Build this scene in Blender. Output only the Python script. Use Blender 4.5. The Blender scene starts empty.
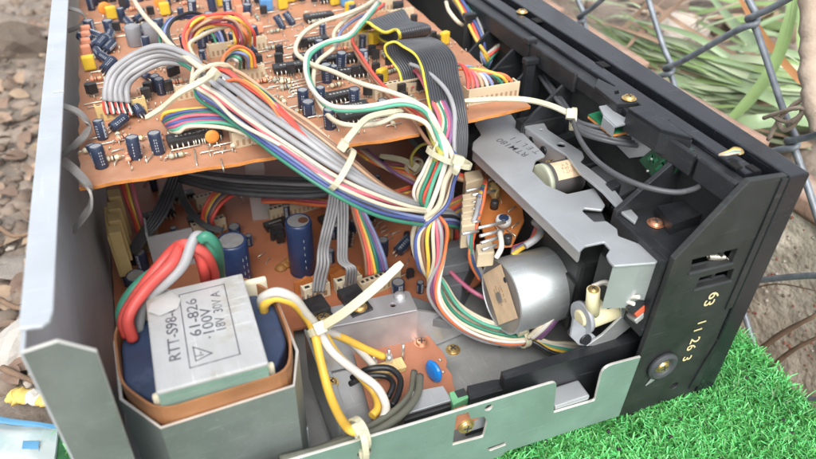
import bpy, bmesh, math, random
import numpy as np
from mathutils import Vector, Matrix
random.seed(7)
SC = bpy.context.scene
COL = SC.collection
# ---------------------------------------------------------------- camera
F_PX, PPX, PPY = 659.24, 408.0, 229.5            # photograph's focal length in its own pixels
def _rot():
    a, b, c = -0.391199945, 0.923347271, 0.0259977503
    return Matrix.Rotation(a, 3, 'Z') @ Matrix.Rotation(b, 3, 'X') @ Matrix.Rotation(c, 3, 'Z')
CR = _rot()
CP = Vector((-0.2132085, -0.13640977, 0.25056708))
cam = bpy.data.cameras.new('camera'); camo = bpy.data.objects.new('camera', cam); COL.objects.link(camo)
cam.sensor_width = 36.0; cam.sensor_fit = 'HORIZONTAL'; cam.lens = F_PX / 816.0 * 36.0
cam.clip_start = 0.005; cam.clip_end = 500
camo.matrix_world = Matrix.Translation(CP) @ CR.to_4x4()
cam.dof.use_dof = True; cam.dof.focus_distance = 0.29; cam.dof.aperture_fstop = 11.5
SC.camera = camo
# ---------------------------------------------------------------- world, sun, exposure
SUN_EL, SUN_AZ = math.radians(52), math.radians(200)     # azimuth: from +Y turning to +X
world = bpy.data.worlds.new('World'); SC.world = world; world.use_nodes = True
nt = world.node_tree
sky = nt.nodes.new('ShaderNodeTexSky'); sky.sky_type = 'NISHITA'; sky.sun_disc = False
sky.sun_elevation = SUN_EL; sky.sun_rotation = SUN_AZ; sky.air_density = 1.0; sky.dust_density = 3.0; sky.ozone_density = 1.0
hs = nt.nodes.new('ShaderNodeHueSaturation'); hs.inputs['Saturation'].default_value = 0.25
bg = nt.nodes['Background']; bg.inputs['Strength'].default_value = 0.15
nt.links.new(sky.outputs[0], hs.inputs['Color']); nt.links.new(hs.outputs[0], bg.inputs['Color'])
sl = bpy.data.lights.new('sun', 'SUN'); so = bpy.data.objects.new('sun', sl); COL.objects.link(so)
sl.energy = 1.2; sl.angle = math.radians(36); sl.color = (1.0, 0.96, 0.90)
_sd = Vector((math.sin(SUN_AZ) * math.cos(SUN_EL), math.cos(SUN_AZ) * math.cos(SUN_EL), math.sin(SUN_EL)))
so.rotation_euler = _sd.to_track_quat('Z', 'Y').to_euler()
SC.view_settings.view_transform = 'Standard'; SC.view_settings.look = 'None'
SC.view_settings.exposure = 0.98; SC.view_settings.gamma = 1.0; SC.view_settings.use_curve_mapping = False

# ---------------------------------------------------------------- places measured on the photograph
def ray(u, v):
    return CR @ Vector(((u - PPX) / F_PX, -(v - PPY) / F_PX, -1.0))
def _on(ax, val, u, v):
    d = ray(u, v); t = (val - CP[ax]) / d[ax]; return CP + d * t
def Z(u, v, z): return _on(2, z, u, v)            # point of a level plane
def Yp(u, v, y=0.0): return _on(1, y, u, v)       # point of a plane parallel to the near side
def Xp(u, v, x): return _on(0, x, u, v)           # point of a plane parallel to the front panel

# ---------------------------------------------------------------- materials
_m = {}
def mat(name, col, rough=0.5, metal=0.0, var=0.15, scale=120.0, bump=0.0, bscale=600.0, coat=0.0, trans=0.0,
        sub=0.0, col2=None, c2scale=60.0, c2pos=(0.5, 0.7), spec=0.5, island=0.0, rvar=0.1, ior=None, aniso=None, wear=0.0):
    if name in _m: return _m[name]
    m = bpy.data.materials.new(name); m.use_nodes = True; n = m.node_tree.nodes; l = m.node_tree.links
    b = n['Principled BSDF']
    b.inputs['Metallic'].default_value = metal
    b.inputs['Specular IOR Level'].default_value = spec
    b.inputs['Coat Weight'].default_value = coat
    b.inputs['Transmission Weight'].default_value = trans
    if ior: b.inputs['IOR'].default_value = ior
    if sub:
        b.inputs['Subsurface Weight'].default_value = sub; b.inputs['Subsurface Radius'].default_value = (0.002, 0.0015, 0.001)
        b.inputs['Subsurface Scale'].default_value = 1.0
    tc = n.new('ShaderNodeTexCoord'); oi = n.new('ShaderNodeObjectInfo')
    add = n.new('ShaderNodeVectorMath'); add.operation = 'ADD'
    ml = n.new('ShaderNodeMath'); ml.operation = 'MULTIPLY'; ml.inputs[1].default_value = 7.3
    l.new(oi.outputs['Random'], ml.inputs[0]); l.new(tc.outputs['Object'], add.inputs[0]); l.new(ml.outputs[0], add.inputs[1])
    mp = n.new('ShaderNodeMapping'); l.new(add.outputs[0], mp.inputs['Vector'])
    if aniso: mp.inputs['Scale'].default_value = aniso
    nz = n.new('ShaderNodeTexNoise'); nz.inputs['Scale'].default_value = scale; nz.inputs['Detail'].default_value = 5
    l.new(mp.outputs[0], nz.inputs['Vector'])
    c = (*col, 1.0); src = None
    mx = n.new('ShaderNodeMix'); mx.data_type = 'RGBA'
    mx.inputs[6].default_value = (*[max(0, x * (1 - var)) for x in col], 1); mx.inputs[7].default_value = (*[min(1, x * (1 + var)) for x in col], 1)
    rmp = n.new('ShaderNodeMapRange'); rmp.inputs[1].default_value = 0.3; rmp.inputs[2].default_value = 0.7
    l.new(nz.outputs['Fac'], rmp.inputs[0]); l.new(rmp.outputs[0], mx.inputs[0]); src = mx.outputs[2]
    if col2:
        n2 = n.new('ShaderNodeTexNoise'); n2.inputs['Scale'].default_value = c2scale; n2.inputs['Detail'].default_value = 6; n2.inputs['Roughness'].default_value = 0.65
        l.new(mp.outputs[0], n2.inputs['Vector'])
        r2 = n.new('ShaderNodeMapRange'); r2.inputs[1].default_value, r2.inputs[2].default_value = c2pos
        l.new(n2.outputs['Fac'], r2.inputs[0])
        m2 = n.new('ShaderNodeMix'); m2.data_type = 'RGBA'; m2.inputs[7].default_value = (*col2, 1)
        l.new(r2.outputs[0], m2.inputs[0]); l.new(src, m2.inputs[6]); src = m2.outputs[2]
    if wear:                                        # scuffs, hairline scratches and smudges
        for rot, sc3 in ((0.5, (3, 60, 60)), (-0.9, (60, 4, 60))):
            m3 = n.new('ShaderNodeMapping'); m3.inputs['Scale'].default_value = sc3; m3.inputs['Rotation'].default_value = (rot*.5, rot*.7, rot); l.new(add.outputs[0], m3.inputs['Vector'])
            n3 = n.new('ShaderNodeTexNoise'); n3.inputs['Scale'].default_value = 14; n3.inputs['Detail'].default_value = 6; n3.inputs['Roughness'].default_value = 0.7; l.new(m3.outputs[0], n3.inputs['Vector'])
            r3 = n.new('ShaderNodeMapRange'); r3.inputs[1].default_value = 0.60; r3.inputs[2].default_value = 0.68; r3.inputs[4].default_value = wear; l.new(n3.outputs['Fac'], r3.inputs[0])
            x3 = n.new('ShaderNodeMix'); x3.data_type = 'RGBA'; x3.inputs[7].default_value = (*[min(1, x*1.25 + 0.10) for x in col], 1)
            l.new(r3.outputs[0], x3.inputs[0]); l.new(src, x3.inputs[6]); src = x3.outputs[2]
        n4 = n.new('ShaderNodeTexNoise'); n4.inputs['Scale'].default_value = 22; n4.inputs['Detail'].default_value = 8; n4.inputs['Roughness'].default_value = 0.7; n4.inputs['Distortion'].default_value = 0.8; l.new(mp.outputs[0], n4.inputs['Vector'])
        r4 = n.new('ShaderNodeMapRange'); r4.inputs[1].default_value = 0.48; r4.inputs[2].default_value = 0.72; r4.inputs[4].default_value = wear; l.new(n4.outputs['Fac'], r4.inputs[0])
        x4 = n.new('ShaderNodeMix'); x4.data_type = 'RGBA'; x4.inputs[7].default_value = (*[x*0.62 + 0.012 for x in (col[0]*1.04, col[1], col[2]*0.9)], 1)
        l.new(r4.outputs[0], x4.inputs[0]); l.new(src, x4.inputs[6]); src = x4.outputs[2]
    if island:
        g = n.new('ShaderNodeNewGeometry'); hv = n.new('ShaderNodeHueSaturation')
        mr = n.new('ShaderNodeMapRange'); mr.inputs[3].default_value = 1 - island; mr.inputs[4].default_value = 1 + island
        l.new(g.outputs['Random Per Island'], mr.inputs[0]); l.new(mr.outputs[0], hv.inputs['Value'])
        mr2 = n.new('ShaderNodeMapRange'); mr2.inputs[3].default_value = 0.5 - island * 0.04; mr2.inputs[4].default_value = 0.5 + island * 0.04
        l.new(g.outputs['Random Per Island'], mr2.inputs[0]); l.new(mr2.outputs[0], hv.inputs['Hue'])
        l.new(src, hv.inputs['Color']); src = hv.outputs[0]
    l.new(src, b.inputs['Base Color'])
    rr = n.new('ShaderNodeMapRange'); rr.inputs[3].default_value = max(0.02, rough - rvar); rr.inputs[4].default_value = min(1, rough + rvar)
    l.new(nz.outputs['Fac'], rr.inputs[0]); l.new(rr.outputs[0], b.inputs['Roughness'])
    if bump:
        nb = n.new('ShaderNodeTexNoise'); nb.inputs['Scale'].default_value = bscale; nb.inputs['Detail'].default_value = 6
        l.new(mp.outputs[0], nb.inputs['Vector'])
        bp = n.new('ShaderNodeBump'); bp.inputs['Strength'].default_value = 1.0; bp.inputs['Distance'].default_value = bump
        l.new(nb.outputs['Fac'], bp.inputs['Height']); l.new(bp.outputs[0], b.inputs['Normal'])
    _m[name] = m
    return m

ZINC = mat('zinc plated steel', (0.50, 0.52, 0.52), 0.42, 0.65, 0.10, 90, 0.00002, 900, col2=(0.36, 0.41, 0.40), c2scale=35, c2pos=(0.45, 0.8), wear=0.5)
ZINCG = mat('steel tinted by turf reflection', (0.26, 0.39, 0.335), 0.48, 0.40, 0.08, 60, 0.00002, 900, col2=(0.22, 0.325, 0.285), c2scale=28, c2pos=(0.5, 0.8), wear=0.45)  # green reflection of the turf is put into the base colour
STEEL = mat('dull grey steel', (0.26, 0.295, 0.28), 0.44, 0.55, 0.1, 60, 0.00002, 900, col2=(0.20, 0.23, 0.22), c2scale=28, c2pos=(0.5, 0.8), wear=0.55)
WALLM = mat('grey coated steel', (0.46, 0.50, 0.53), 0.46, 0.25, 0.10, 60, 0.00001, 900, wear=0.4)
PLATE = mat('satin steel plate', (0.54, 0.57, 0.59), 0.44, 0.65, 0.06, 60, 0.00001, 900, wear=0.3)
ALU = mat('aluminium sheet', (0.58, 0.58, 0.60), 0.40, 0.65, 0.10, 150, 0.00003, 300, aniso=(1, 0.1, 1))
FLANGE = mat('bright steel flange', (0.58, 0.62, 0.66), 0.45, 0.5, 0.06, 60, 0.00001, 700, col2=(0.5, 0.53, 0.56), c2scale=50, c2pos=(0.58, 0.8), wear=0.35)
EDGE = mat('sheared steel edge', (0.78, 0.76, 0.70), 0.45, 0.6, 0.1)
BLK = mat('black plastic', (0.018, 0.020, 0.023), 0.38, 0, 0.25, 80, 0.00001, 1800, col2=(0.06, 0.058, 0.055), c2scale=45, c2pos=(0.55, 0.9), wear=0.35)
BLKM = mat('matt black plastic', (0.022, 0.025, 0.025), 0.5, 0, 0.3, 80, 0.00001, 1500, col2=(0.055, 0.055, 0.05), c2scale=30, c2pos=(0.5, 0.9), wear=0.30)
BLKG = mat('glossy black bezel', (0.013, 0.015, 0.019), 0.25, 0, 0.2, 60, col2=(0.04, 0.04, 0.04), c2scale=60, c2pos=(0.6, 0.95), wear=0.3)
DARK = mat('dark grey plastic', (0.05, 0.055, 0.06), 0.5)
PCB = mat('phenolic board', (0.42, 0.20, 0.112), 0.58, 0, 0.14, 45, 0.00001, 900, col2=(0.52, 0.31, 0.21), c2scale=70, c2pos=(0.48, 0.85))
PCBE = mat('board cut edge', (0.62, 0.24, 0.06), 0.7, 0, 0.2, 200, 0.0001, 700)
PCBL = mat('lower phenolic board', (0.44, 0.165, 0.080), 0.5, 0, 0.2, 60, 0.00001, 900, col2=(0.33, 0.12, 0.065), c2scale=60, c2pos=(0.45, 0.75))
PCBS = mat('small phenolic board', (0.40, 0.165, 0.095), 0.55, 0, 0.14, 60, col2=(0.30, 0.12, 0.06), c2scale=60, c2pos=(0.5, 0.8))
PCBM = mat('amber phenolic board', (0.46, 0.16, 0.045), 0.45, 0, 0.15, 60)
PCBG = mat('green board', (0.02, 0.16, 0.07), 0.4, 0, 0.2, 200)
GTRACE = mat('dark green solder mask', (0.02, 0.07, 0.035), 0.4, 0, 0.3, 200)
SOLDER = mat('solder', (0.72, 0.71, 0.68), 0.35, 0.8, 0.15, 300)
NAVY = mat('navy capacitor sleeve', (0.026, 0.038, 0.072), 0.36, 0, 0.25, 200, col2=(0.10, 0.115, 0.15), c2scale=300, c2pos=(0.62, 0.85))
BLUEC = mat('blue capacitor sleeve', (0.022, 0.040, 0.105), 0.33, 0, 0.2, 90, col2=(0.06, 0.08, 0.13), c2scale=60, c2pos=(0.6, 0.85))
GREYC = mat('grey capacitor sleeve', (0.22, 0.22, 0.235), 0.45, 0, 0.1)
STRIPE = mat('pale sleeve stripe', (0.40, 0.43, 0.48), 0.45, 0, 0.3, 900)
CTOP = mat('capacitor top', (0.40, 0.41, 0.42), 0.45, 0.5, 0.15, 300)
BLKC = mat('black epoxy', (0.024, 0.024, 0.026), 0.42, 0, 0.3, 200, col2=(0.07, 0.06, 0.055), c2scale=160, c2pos=(0.55, 0.85))
PRINTG = mat('pale chip print', (0.34, 0.33, 0.31), 0.6)
LEAD = mat('tinned lead', (0.62, 0.58, 0.50), 0.4, 0.8, 0.2, 500)
CREAM = mat('cream nylon', (0.58, 0.48, 0.33), 0.5, 0, 0.08, 90, col2=(0.48, 0.37, 0.23), c2scale=60, c2pos=(0.55, 0.8))
CREAMY = mat('aged yellow nylon', (0.60, 0.45, 0.20), 0.5, 0, 0.1, 90)
IVORY = mat('ivory nylon', (0.72, 0.66, 0.50), 0.45, 0, 0.08, 90)
TIE = mat('cable tie nylon', (0.56, 0.53, 0.38), 0.38, 0, 0.06, 90, sub=0.3)
ORANGE = mat('orange epoxy', (0.72, 0.26, 0.05), 0.45)
SALMON = mat('salmon resistor body', (0.72, 0.30, 0.18), 0.5)
YELLOW = mat('yellow film capacitor', (0.66, 0.45, 0.04), 0.4, 0, 0.15)
BLUEB = mat('blue film capacitor', (0.10, 0.27, 0.52), 0.4)
BLUED = mat('bright blue disc', (0.01, 0.20, 0.62), 0.25, 0, 0.1)
BEIGE = mat('beige resistor', (0.60, 0.54, 0.38), 0.45)
BRASS = mat('brass screw', (0.66, 0.47, 0.20), 0.36, 0.85, 0.2, 500)
COPPER = mat('copper brown card', (0.30, 0.135, 0.058), 0.55, 0, 0.18, 90, 0.00005, 500, col2=(0.24, 0.10, 0.04), c2scale=70, c2pos=(0.5, 0.8))
COILB = mat('blue coil tape', (0.036, 0.058, 0.120), 0.42, 0, 0.15, 120, col2=(0.10, 0.13, 0.22), c2scale=100, c2pos=(0.55, 0.8))
CORE = mat('laminated core plate', (0.54, 0.55, 0.55), 0.48, 0.4, 0.06, 80, 0.00003, 500, col2=(0.40, 0.36, 0.27), c2scale=55, c2pos=(0.55, 0.78), wear=0.6)
SHADEK = mat('black recess shade', (0.03, 0.03, 0.035), 0.7)  # painted shade for screw slots, plug wells and small openings
INKG = mat('grey ink', (0.085, 0.085, 0.10), 0.7, 0, .2, 100, col2=(0.26, 0.26, 0.27), c2scale=220, c2pos=(0.5, 0.7))
LABELP = mat('buff paper label', (0.72, 0.53, 0.35), 0.7, 0, 0.1, 200)
INKB = mat('faded brown print', (0.36, 0.24, 0.15), 0.7)
GOLD = mat('cream stick-on numerals', (0.72, 0.62, 0.34), 0.5)
GREENT = mat('green terminal plastic', (0.16, 0.42, 0.22), 0.45)
COLS = {
 'grey': (0.30, 0.30, 0.31), 'dgrey': (0.055, 0.058, 0.066), 'red': (0.62, 0.045, 0.03), 'orange': (0.78, 0.16, 0.03), 'yellow': (0.78, 0.50, 0.05),
 'amber': (0.85, 0.50, 0.02), 'brown': (0.24, 0.11, 0.055), 'tan': (0.52, 0.32, 0.19), 'green': (0.015, 0.20, 0.12), 'teal': (0.06, 0.34, 0.22), 'blue': (0.045, 0.075, 0.26),
 'lblue': (0.22, 0.28, 0.52), 'purple': (0.22, 0.09, 0.24), 'pink': (0.62, 0.11, 0.16), 'magenta': (0.45, 0.09, 0.18), 'cream': (0.62, 0.55, 0.40), 'white': (0.62, 0.585, 0.52),
 'black': (0.014, 0.015, 0.017), 'tomato': (0.80, 0.07, 0.035), 'lime': (0.48, 0.44, 0.05), 'clear': (0.13, 0.135, 0.10), 'beige': (0.62, 0.50, 0.38)}
def wm(c):
    g = sum(COLS[c])/3; k = [0.86*x + 0.14*(0.5*g + 0.12) for x in COLS[c]] if c != 'black' else COLS[c]
    return mat(c + ' wire insulation', k, 0.45, 0, 0.16, 60, 0.00001, 900, rvar=0.08, col2=[0.75*x + 0.07 for x in k], c2scale=110, c2pos=(0.55, 0.8))

# ---------------------------------------------------------------- mesh builder
class MB:
    def __init__(s): s.v = []; s.f = []; s.mi = []; s.mats = []; s.sm = []
    def _mat(s, m):
        if m not in s.mats: s.mats.append(m)
        return s.mats.index(m)
    def add(s, vs, fs, m, smooth=False, M=None):
        o = len(s.v); k = s._mat(m)
        s.v += [tuple(M @ Vector(p)) if M is not None else tuple(p) for p in vs]
        s.f += [tuple(o + i for i in f) for f in fs]; s.mi += [k] * len(fs); s.sm += [smooth] * len(fs)
        return s
    def box(s, lo, hi, m, b=0.0, M=None):
        x0, y0, z0 = lo; x1, y1, z1 = hi
        if b <= 0:
            vs = [(x0,y0,z0),(x1,y0,z0),(x1,y1,z0),(x0,y1,z0),(x0,y0,z1),(x1,y0,z1),(x1,y1,z1),(x0,y1,z1)]
            fs = [(3,2,1,0),(4,5,6,7),(0,1,5,4),(1,2,6,5),(2,3,7,6),(3,0,4,7)]
            return s.add(vs, fs, m, False, M)
        bm = bmesh.new(); bmesh.ops.create_cube(bm, size=1.0)
        for v in bm.verts: v.co = Vector(((x0+x1)/2 + v.co.x*(x1-x0), (y0+y1)/2 + v.co.y*(y1-y0), (z0+z1)/2 + v.co.z*(z1-z0)))
        bmesh.ops.bevel(bm, geom=bm.edges[:], offset=b, segments=2, affect='EDGES', profile=0.6)
        return s.bm(bm, m, False, M)
    def bm(s, bm, m, smooth=False, M=None):
        bm.verts.ensure_lookup_table(); bm.verts.index_update()
        vs = [v.co.copy() for v in bm.verts]; fs = [[v.index for v in f.verts] for f in bm.faces]; bm.free()
        return s.add(vs, fs, m, smooth, M)
    def mesh(s, me, m, M=None, smooth=False):
        vs = [v.co.copy() for v in me.vertices]; fs = [list(p.vertices) for p in me.polygons]
        return s.add(vs, fs, m, smooth, M)
    def tube(s, pts, r, m, n=8, caps=True, flat=None):
        pts = [Vector(p) for p in pts]; N = len(pts); rs = r if isinstance(r, (list, tuple)) else [r] * N
        vs = []; up = None
        for i, p in enumerate(pts):
            t = (pts[min(i+1, N-1)] - pts[max(i-1, 0)])
            t = t.normalized() if t.length > 1e-9 else Vector((0, 0, 1))
            if up is None:
                up = Vector((0, 0, 1)) if abs(t.z) < 0.9 else Vector((1, 0, 0))
            side = t.cross(up)
            if side.length < 1e-6: side = t.cross(Vector((1, 0.3, 0)))
            side.normalize(); up = side.cross(t).normalized()
            for k in range(n):
                a = 2 * math.pi * k / n
                vs.append(p + side * (math.cos(a) * rs[i]) + up * (math.sin(a) * rs[i]))
        fs = [(i*n+k, i*n+(k+1) % n, (i+1)*n+(k+1) % n, (i+1)*n+k) for i in range(N-1) for k in range(n)]
        fs = [f[::-1] for f in fs]
        s.add(vs, fs, m, True)
        if caps:
            s.add(vs[:n], [tuple(range(n))], m); s.add(vs[-n:], [tuple(range(n))[::-1]], m)
        return s
    def lathe(s, prof, m, n=20, M=None, smooth=True, mats=None):
        # prof: (r, z) from bottom to top; mats: material per ring segment
        vs = []; 
        for r, z in prof:
            for k in range(n):
                a = 2*math.pi*k/n; vs.append((r*math.cos(a), r*math.sin(a), z))
        for i in range(len(prof)-1):
            fs = [(i*n+k, i*n+(k+1) % n, (i+1)*n+(k+1) % n, (i+1)*n+k) for k in range(n)]
            mm = mats[i] if mats else m
            sub = sorted({q for f in fs for q in f}); mp = {q: j for j, q in enumerate(sub)}
            s.add([vs[q] for q in sub], [tuple(mp[q] for q in f) for f in fs], mm, smooth and abs(prof[i][0]-prof[i+1][0]) < 0.6*abs(prof[i][1]-prof[i+1][1]) + 1e-9, M)
        if prof[0][0] > 1e-7: s.add(vs[:n], [tuple(range(n))[::-1]], mats[0] if mats else m, False, M)
        if prof[-1][0] > 1e-7: s.add(vs[-n:], [tuple(range(n))], mats[-1] if mats else m, False, M)
        return s
    def prism(s, poly, d0, d1, m, axis='z', M=None):
        # convex-or-not polygon pushed along an axis; poly in the two other axes (xy / xz / yz)
        n = len(poly)
        def P(a, b, d): return {'z': (a, b, d), 'y': (a, d, b), 'x': (d, a, b)}[axis]
        vs = [P(a, b, d0) for a, b in poly] + [P(a, b, d1) for a, b in poly]
        fs = [tuple(range(n))[::-1], tuple(range(n, 2*n))] + [(i, (i+1) % n, n+(i+1) % n, n+i) for i in range(n)]
        return s.add(vs, fs, m, False, M)
    def build(s, name, parent=None, loc=None, rot=None):
        me = bpy.data.meshes.new(name); me.from_pydata(s.v, [], s.f)
        for m in s.mats: me.materials.append(m)
        me.polygons.foreach_set('material_index', s.mi); me.polygons.foreach_set('use_smooth', s.sm)
        bm = bmesh.new(); bm.from_mesh(me); bmesh.ops.remove_doubles(bm, verts=bm.verts, dist=1e-7); bmesh.ops.recalc_face_normals(bm, faces=bm.faces); bm.to_mesh(me); bm.free()
        me.update()
        return link(me, name, parent, loc, rot)
def link(me, name, parent=None, loc=None, rot=None, scale=None):
    o = bpy.data.objects.new(name, me); COL.objects.link(o)
    if parent is not None: o.parent = parent
    if loc is not None: o.location = loc
    if rot is not None: o.rotation_euler = rot
    if scale is not None: o.scale = scale
    return o
def empty(name, loc=(0, 0, 0), parent=None):
    o = bpy.data.objects.new(name, None); COL.objects.link(o); o.location = loc; o.empty_display_size = 0.02
    if parent is not None: o.parent = parent
    return o
def tag(o, label=None, cat=None, group=None, kind=None):
    if label: o['label'] = label
    if cat: o['category'] = cat
    if group: o['group'] = group
    if kind: o['kind'] = kind
    return o

def frame(x, y, origin):
    x = Vector(x).normalized(); z = x.cross(Vector(y)).normalized(); y = z.cross(x)
    M = Matrix((x, y, z)).transposed().to_4x4(); M.translation = Vector(origin); return M
PL = {'z': Matrix(((1,0,0,0),(0,1,0,0),(0,0,1,0),(0,0,0,1))),
      'y': Matrix(((1,0,0,0),(0,0,-1,0),(0,1,0,0),(0,0,0,1))),      # local (a,b) -> (x, z), thickness towards -y
      'x': Matrix(((0,0,1,0),(1,0,0,0),(0,1,0,0),(0,0,0,1)))}       # local (a,b) -> (y, z), thickness towards +x
def plate_mesh(outer, holes=(), t=0.001, bevel=0.00012):
    cu = bpy.data.curves.new('tmp', 'CURVE'); cu.dimensions = '2D'; cu.fill_mode = 'BOTH'
    cu.extrude = max(t/2 - bevel, 1e-6); cu.bevel_depth = bevel; cu.bevel_resolution = 1; cu.offset = -bevel
    for ring in [outer] + list(holes):
        sp = cu.splines.new('POLY'); sp.points.add(len(ring)-1); sp.use_cyclic_u = True
        for p, q in zip(sp.points, ring): p.co = (q[0], q[1], 0, 1)
    ob = bpy.data.objects.new('tmp', cu); me = bpy.data.meshes.new_from_object(ob)
    bpy.data.objects.remove(ob); bpy.data.curves.remove(cu)
    return me
def plate(mb, plane, at, outer, m, holes=(), t=0.001, bevel=0.00012, em=None):
    """sheet of thickness t centred on coordinate `at` of the plane's normal"""
    me = plate_mesh(outer, holes, t, bevel)
    off = {'z': (0, 0, at), 'y': (0, at, 0), 'x': (at, 0, 0)}[plane]
    Mx = Matrix.Translation(off) @ PL[plane]
    if em is None: mb.mesh(me, m, Mx)
    else:
        vs = [v.co.copy() for v in me.vertices]; fl = [abs(p.normal.z) > 0.5 for p in me.polygons]
        mb.add(vs, [tuple(p.vertices) for p, f in zip(me.polygons, fl) if f], m, False, Mx); mb.add(vs, [tuple(p.vertices) for p, f in zip(me.polygons, fl) if not f], em, False, Mx)
    bpy.data.meshes.remove(me)
    return mb
def rounded(poly, r, n=4):
    out = []; N = len(poly)
    for i in range(N):
        p = Vector(poly[i]).to_2d(); a = Vector(poly[i-1]).to_2d(); b = Vector(poly[(i+1) % N]).to_2d()
        rr = r[i] if isinstance(r, (list, tuple)) else r
        rr = min(rr, 0.45*(a-p).length, 0.45*(b-p).length)
        if rr <= 0: out.append(tuple(p)); continue
        s = p + (a-p).normalized()*rr; e = p + (b-p).normalized()*rr
        for k in range(n+1):
            t = k/n; out.append(tuple(s*(1-t)**2 + p*2*t*(1-t) + e*t*t))
    return out
def circle(cx, cy, r, n=16, ry=None): return [(cx + r*math.cos(2*math.pi*k/n), cy + (ry or r)*math.sin(2*math.pi*k/n)) for k in range(n)]
def text_mesh(s, size, extrude=0.00004):
    cu = bpy.data.curves.new('tmp', 'FONT'); cu.body = s; cu.size = size; cu.extrude = extrude; cu.align_x = 'CENTER'; cu.align_y = 'CENTER'; cu.resolution_u = 3; cu.offset = size*0.006 if size > 0.003 else 0.0
    ob = bpy.data.objects.new('tmp', cu); me = bpy.data.meshes.new_from_object(ob)
    bpy.data.objects.remove(ob); bpy.data.curves.remove(cu); return me
def text(mb, s, size, M, m, sx=1.0):
    me = text_mesh(s, size); mb.mesh(me, m, M @ Matrix.Diagonal((sx, 1, 1, 1))); bpy.data.meshes.remove(me)

def spline(pts, per=7):
    P = [Vector(p) for p in pts]
    if len(P) < 3: return [P[0].lerp(P[-1], k/per) for k in range(per+1)]
    Q = [P[0]*2-P[1]] + P + [P[-1]*2-P[-2]]; out = []
    for i in range(1, len(Q)-2):
        p0, p1, p2, p3 = Q[i-1:i+3]
        t1 = max((p1-p0).length, 1e-6)**0.5; t2 = t1 + max((p2-p1).length, 1e-6)**0.5; t3 = t2 + max((p3-p2).length, 1e-6)**0.5
        for k in range(per):
            t = t1 + (t2-t1)*k/per
            A1 = p0*((t1-t)/t1) + p1*(t/t1); A2 = p1*((t2-t)/(t2-t1)) + p2*((t-t1)/(t2-t1)); A3 = p2*((t3-t)/(t3-t2)) + p3*((t-t2)/(t3-t2))
            B1 = A1*((t2-t)/t2) + A2*(t/t2); B2 = A2*((t3-t)/(t3-t1)) + A3*((t-t1)/(t3-t1))
            out.append(B1*((t2-t)/(t2-t1)) + B2*((t-t1)/(t2-t1)))
    return out + [P[-1]]
def wire(pts, r, c, parent, name='wire', per=7, n=8, label=None):
    pts = [Vector(p) for p in pts]; J = min(.00045, r*.4)
    pts = [p if k in (0, len(pts)-1) else p + Vector((random.uniform(-J, J), random.uniform(-J, J), random.uniform(-J, J))) for k, p in enumerate(pts)]
    o = MB().tube(spline(pts, per), r, wm(c) if isinstance(c, str) else c, n).build(name, parent)
    if label: o['label'] = label
    return o
def frames(P):
    out = []
    for i, p in enumerate(P):
        t = (P[min(i+1, len(P)-1)] - P[max(i-1, 0)]).normalized()
        up = (CP*0 + Vector((0, 0, 1)))
        s = t.cross(up)
        if s.length < 0.2: s = t.cross(Vector((0, 1, 0)))
        s.normalize(); out.append((s, s.cross(t).normalized()))
    return out
HEX = [(0,0),(1,0),(-1,0),(.5,.87),(-.5,.87),(.5,-.87),(-.5,-.87),(1.5,.87),(-1.5,.87),(0,1.73),(1,1.73),(-1,1.73),(1.5,-.87),(-1.5,-.87),(0,-1.73),(2,0),(-2,0),(.5,2.6),(-.5,2.6),(2.5,.87),(-2.5,.87)]
def bundle(parent, pts, cols, r, starts=None, ends=None, spread=None, order=None, jit=0.35, name='wire', offs=None, per=6):
    """wires running together along pts; each may leave from / end at its own points"""
    P = [Vector(p) for p in pts]; fr = frames(P); outs = []
    offs = offs or HEX
    for i, c in enumerate(cols):
        a, b = offs[i % len(offs)]; rr = r[i] if isinstance(r, (list, tuple)) else r
        base = (max(r) if isinstance(r, (list, tuple)) else r) * 2.02
        q = []
        for k, p in enumerate(P):
            sp = spread[k] if spread else 1.0
            q.append(p + fr[k][0]*((a + random.uniform(-jit, jit)*0.5)*base*sp) + fr[k][1]*((b + random.uniform(-jit, jit)*0.5)*base*sp))
        if starts: q = [Vector(s) for s in starts[i]] + q
        if ends: q = q + [Vector(s) for s in ends[i]]
        outs.append(wire(q, rr, c, parent, name, per))
    return outs
def ribbon(mb, pts, wdir, w, n, m, t=0.0011, per=8, edge=None):
    """flat cable: n round conductors side by side, joined; wdir = width direction at each control point (or one)"""
    S = spline(pts, per); N = len(S)
    if not isinstance(wdir[0], (list, tuple, Vector)): wdir = [wdir]*len(pts)
    W = [Vector(d).normalized() for d in wdir]
    def wd(i):
        f = i/per; k = min(int(f), len(W)-2); return W[k].lerp(W[k+1], min(1, f-k)).normalized()
    r = w/n/2
    for j in range(n):
        off = (j + 0.5 - n/2)*2*r
        Q = [S[i] + wd(i)*off for i in range(N)]
        mb.tube(Q, r*1.03, edge if (edge is not None and j == 0) else m, 6)
    return mb
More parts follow.
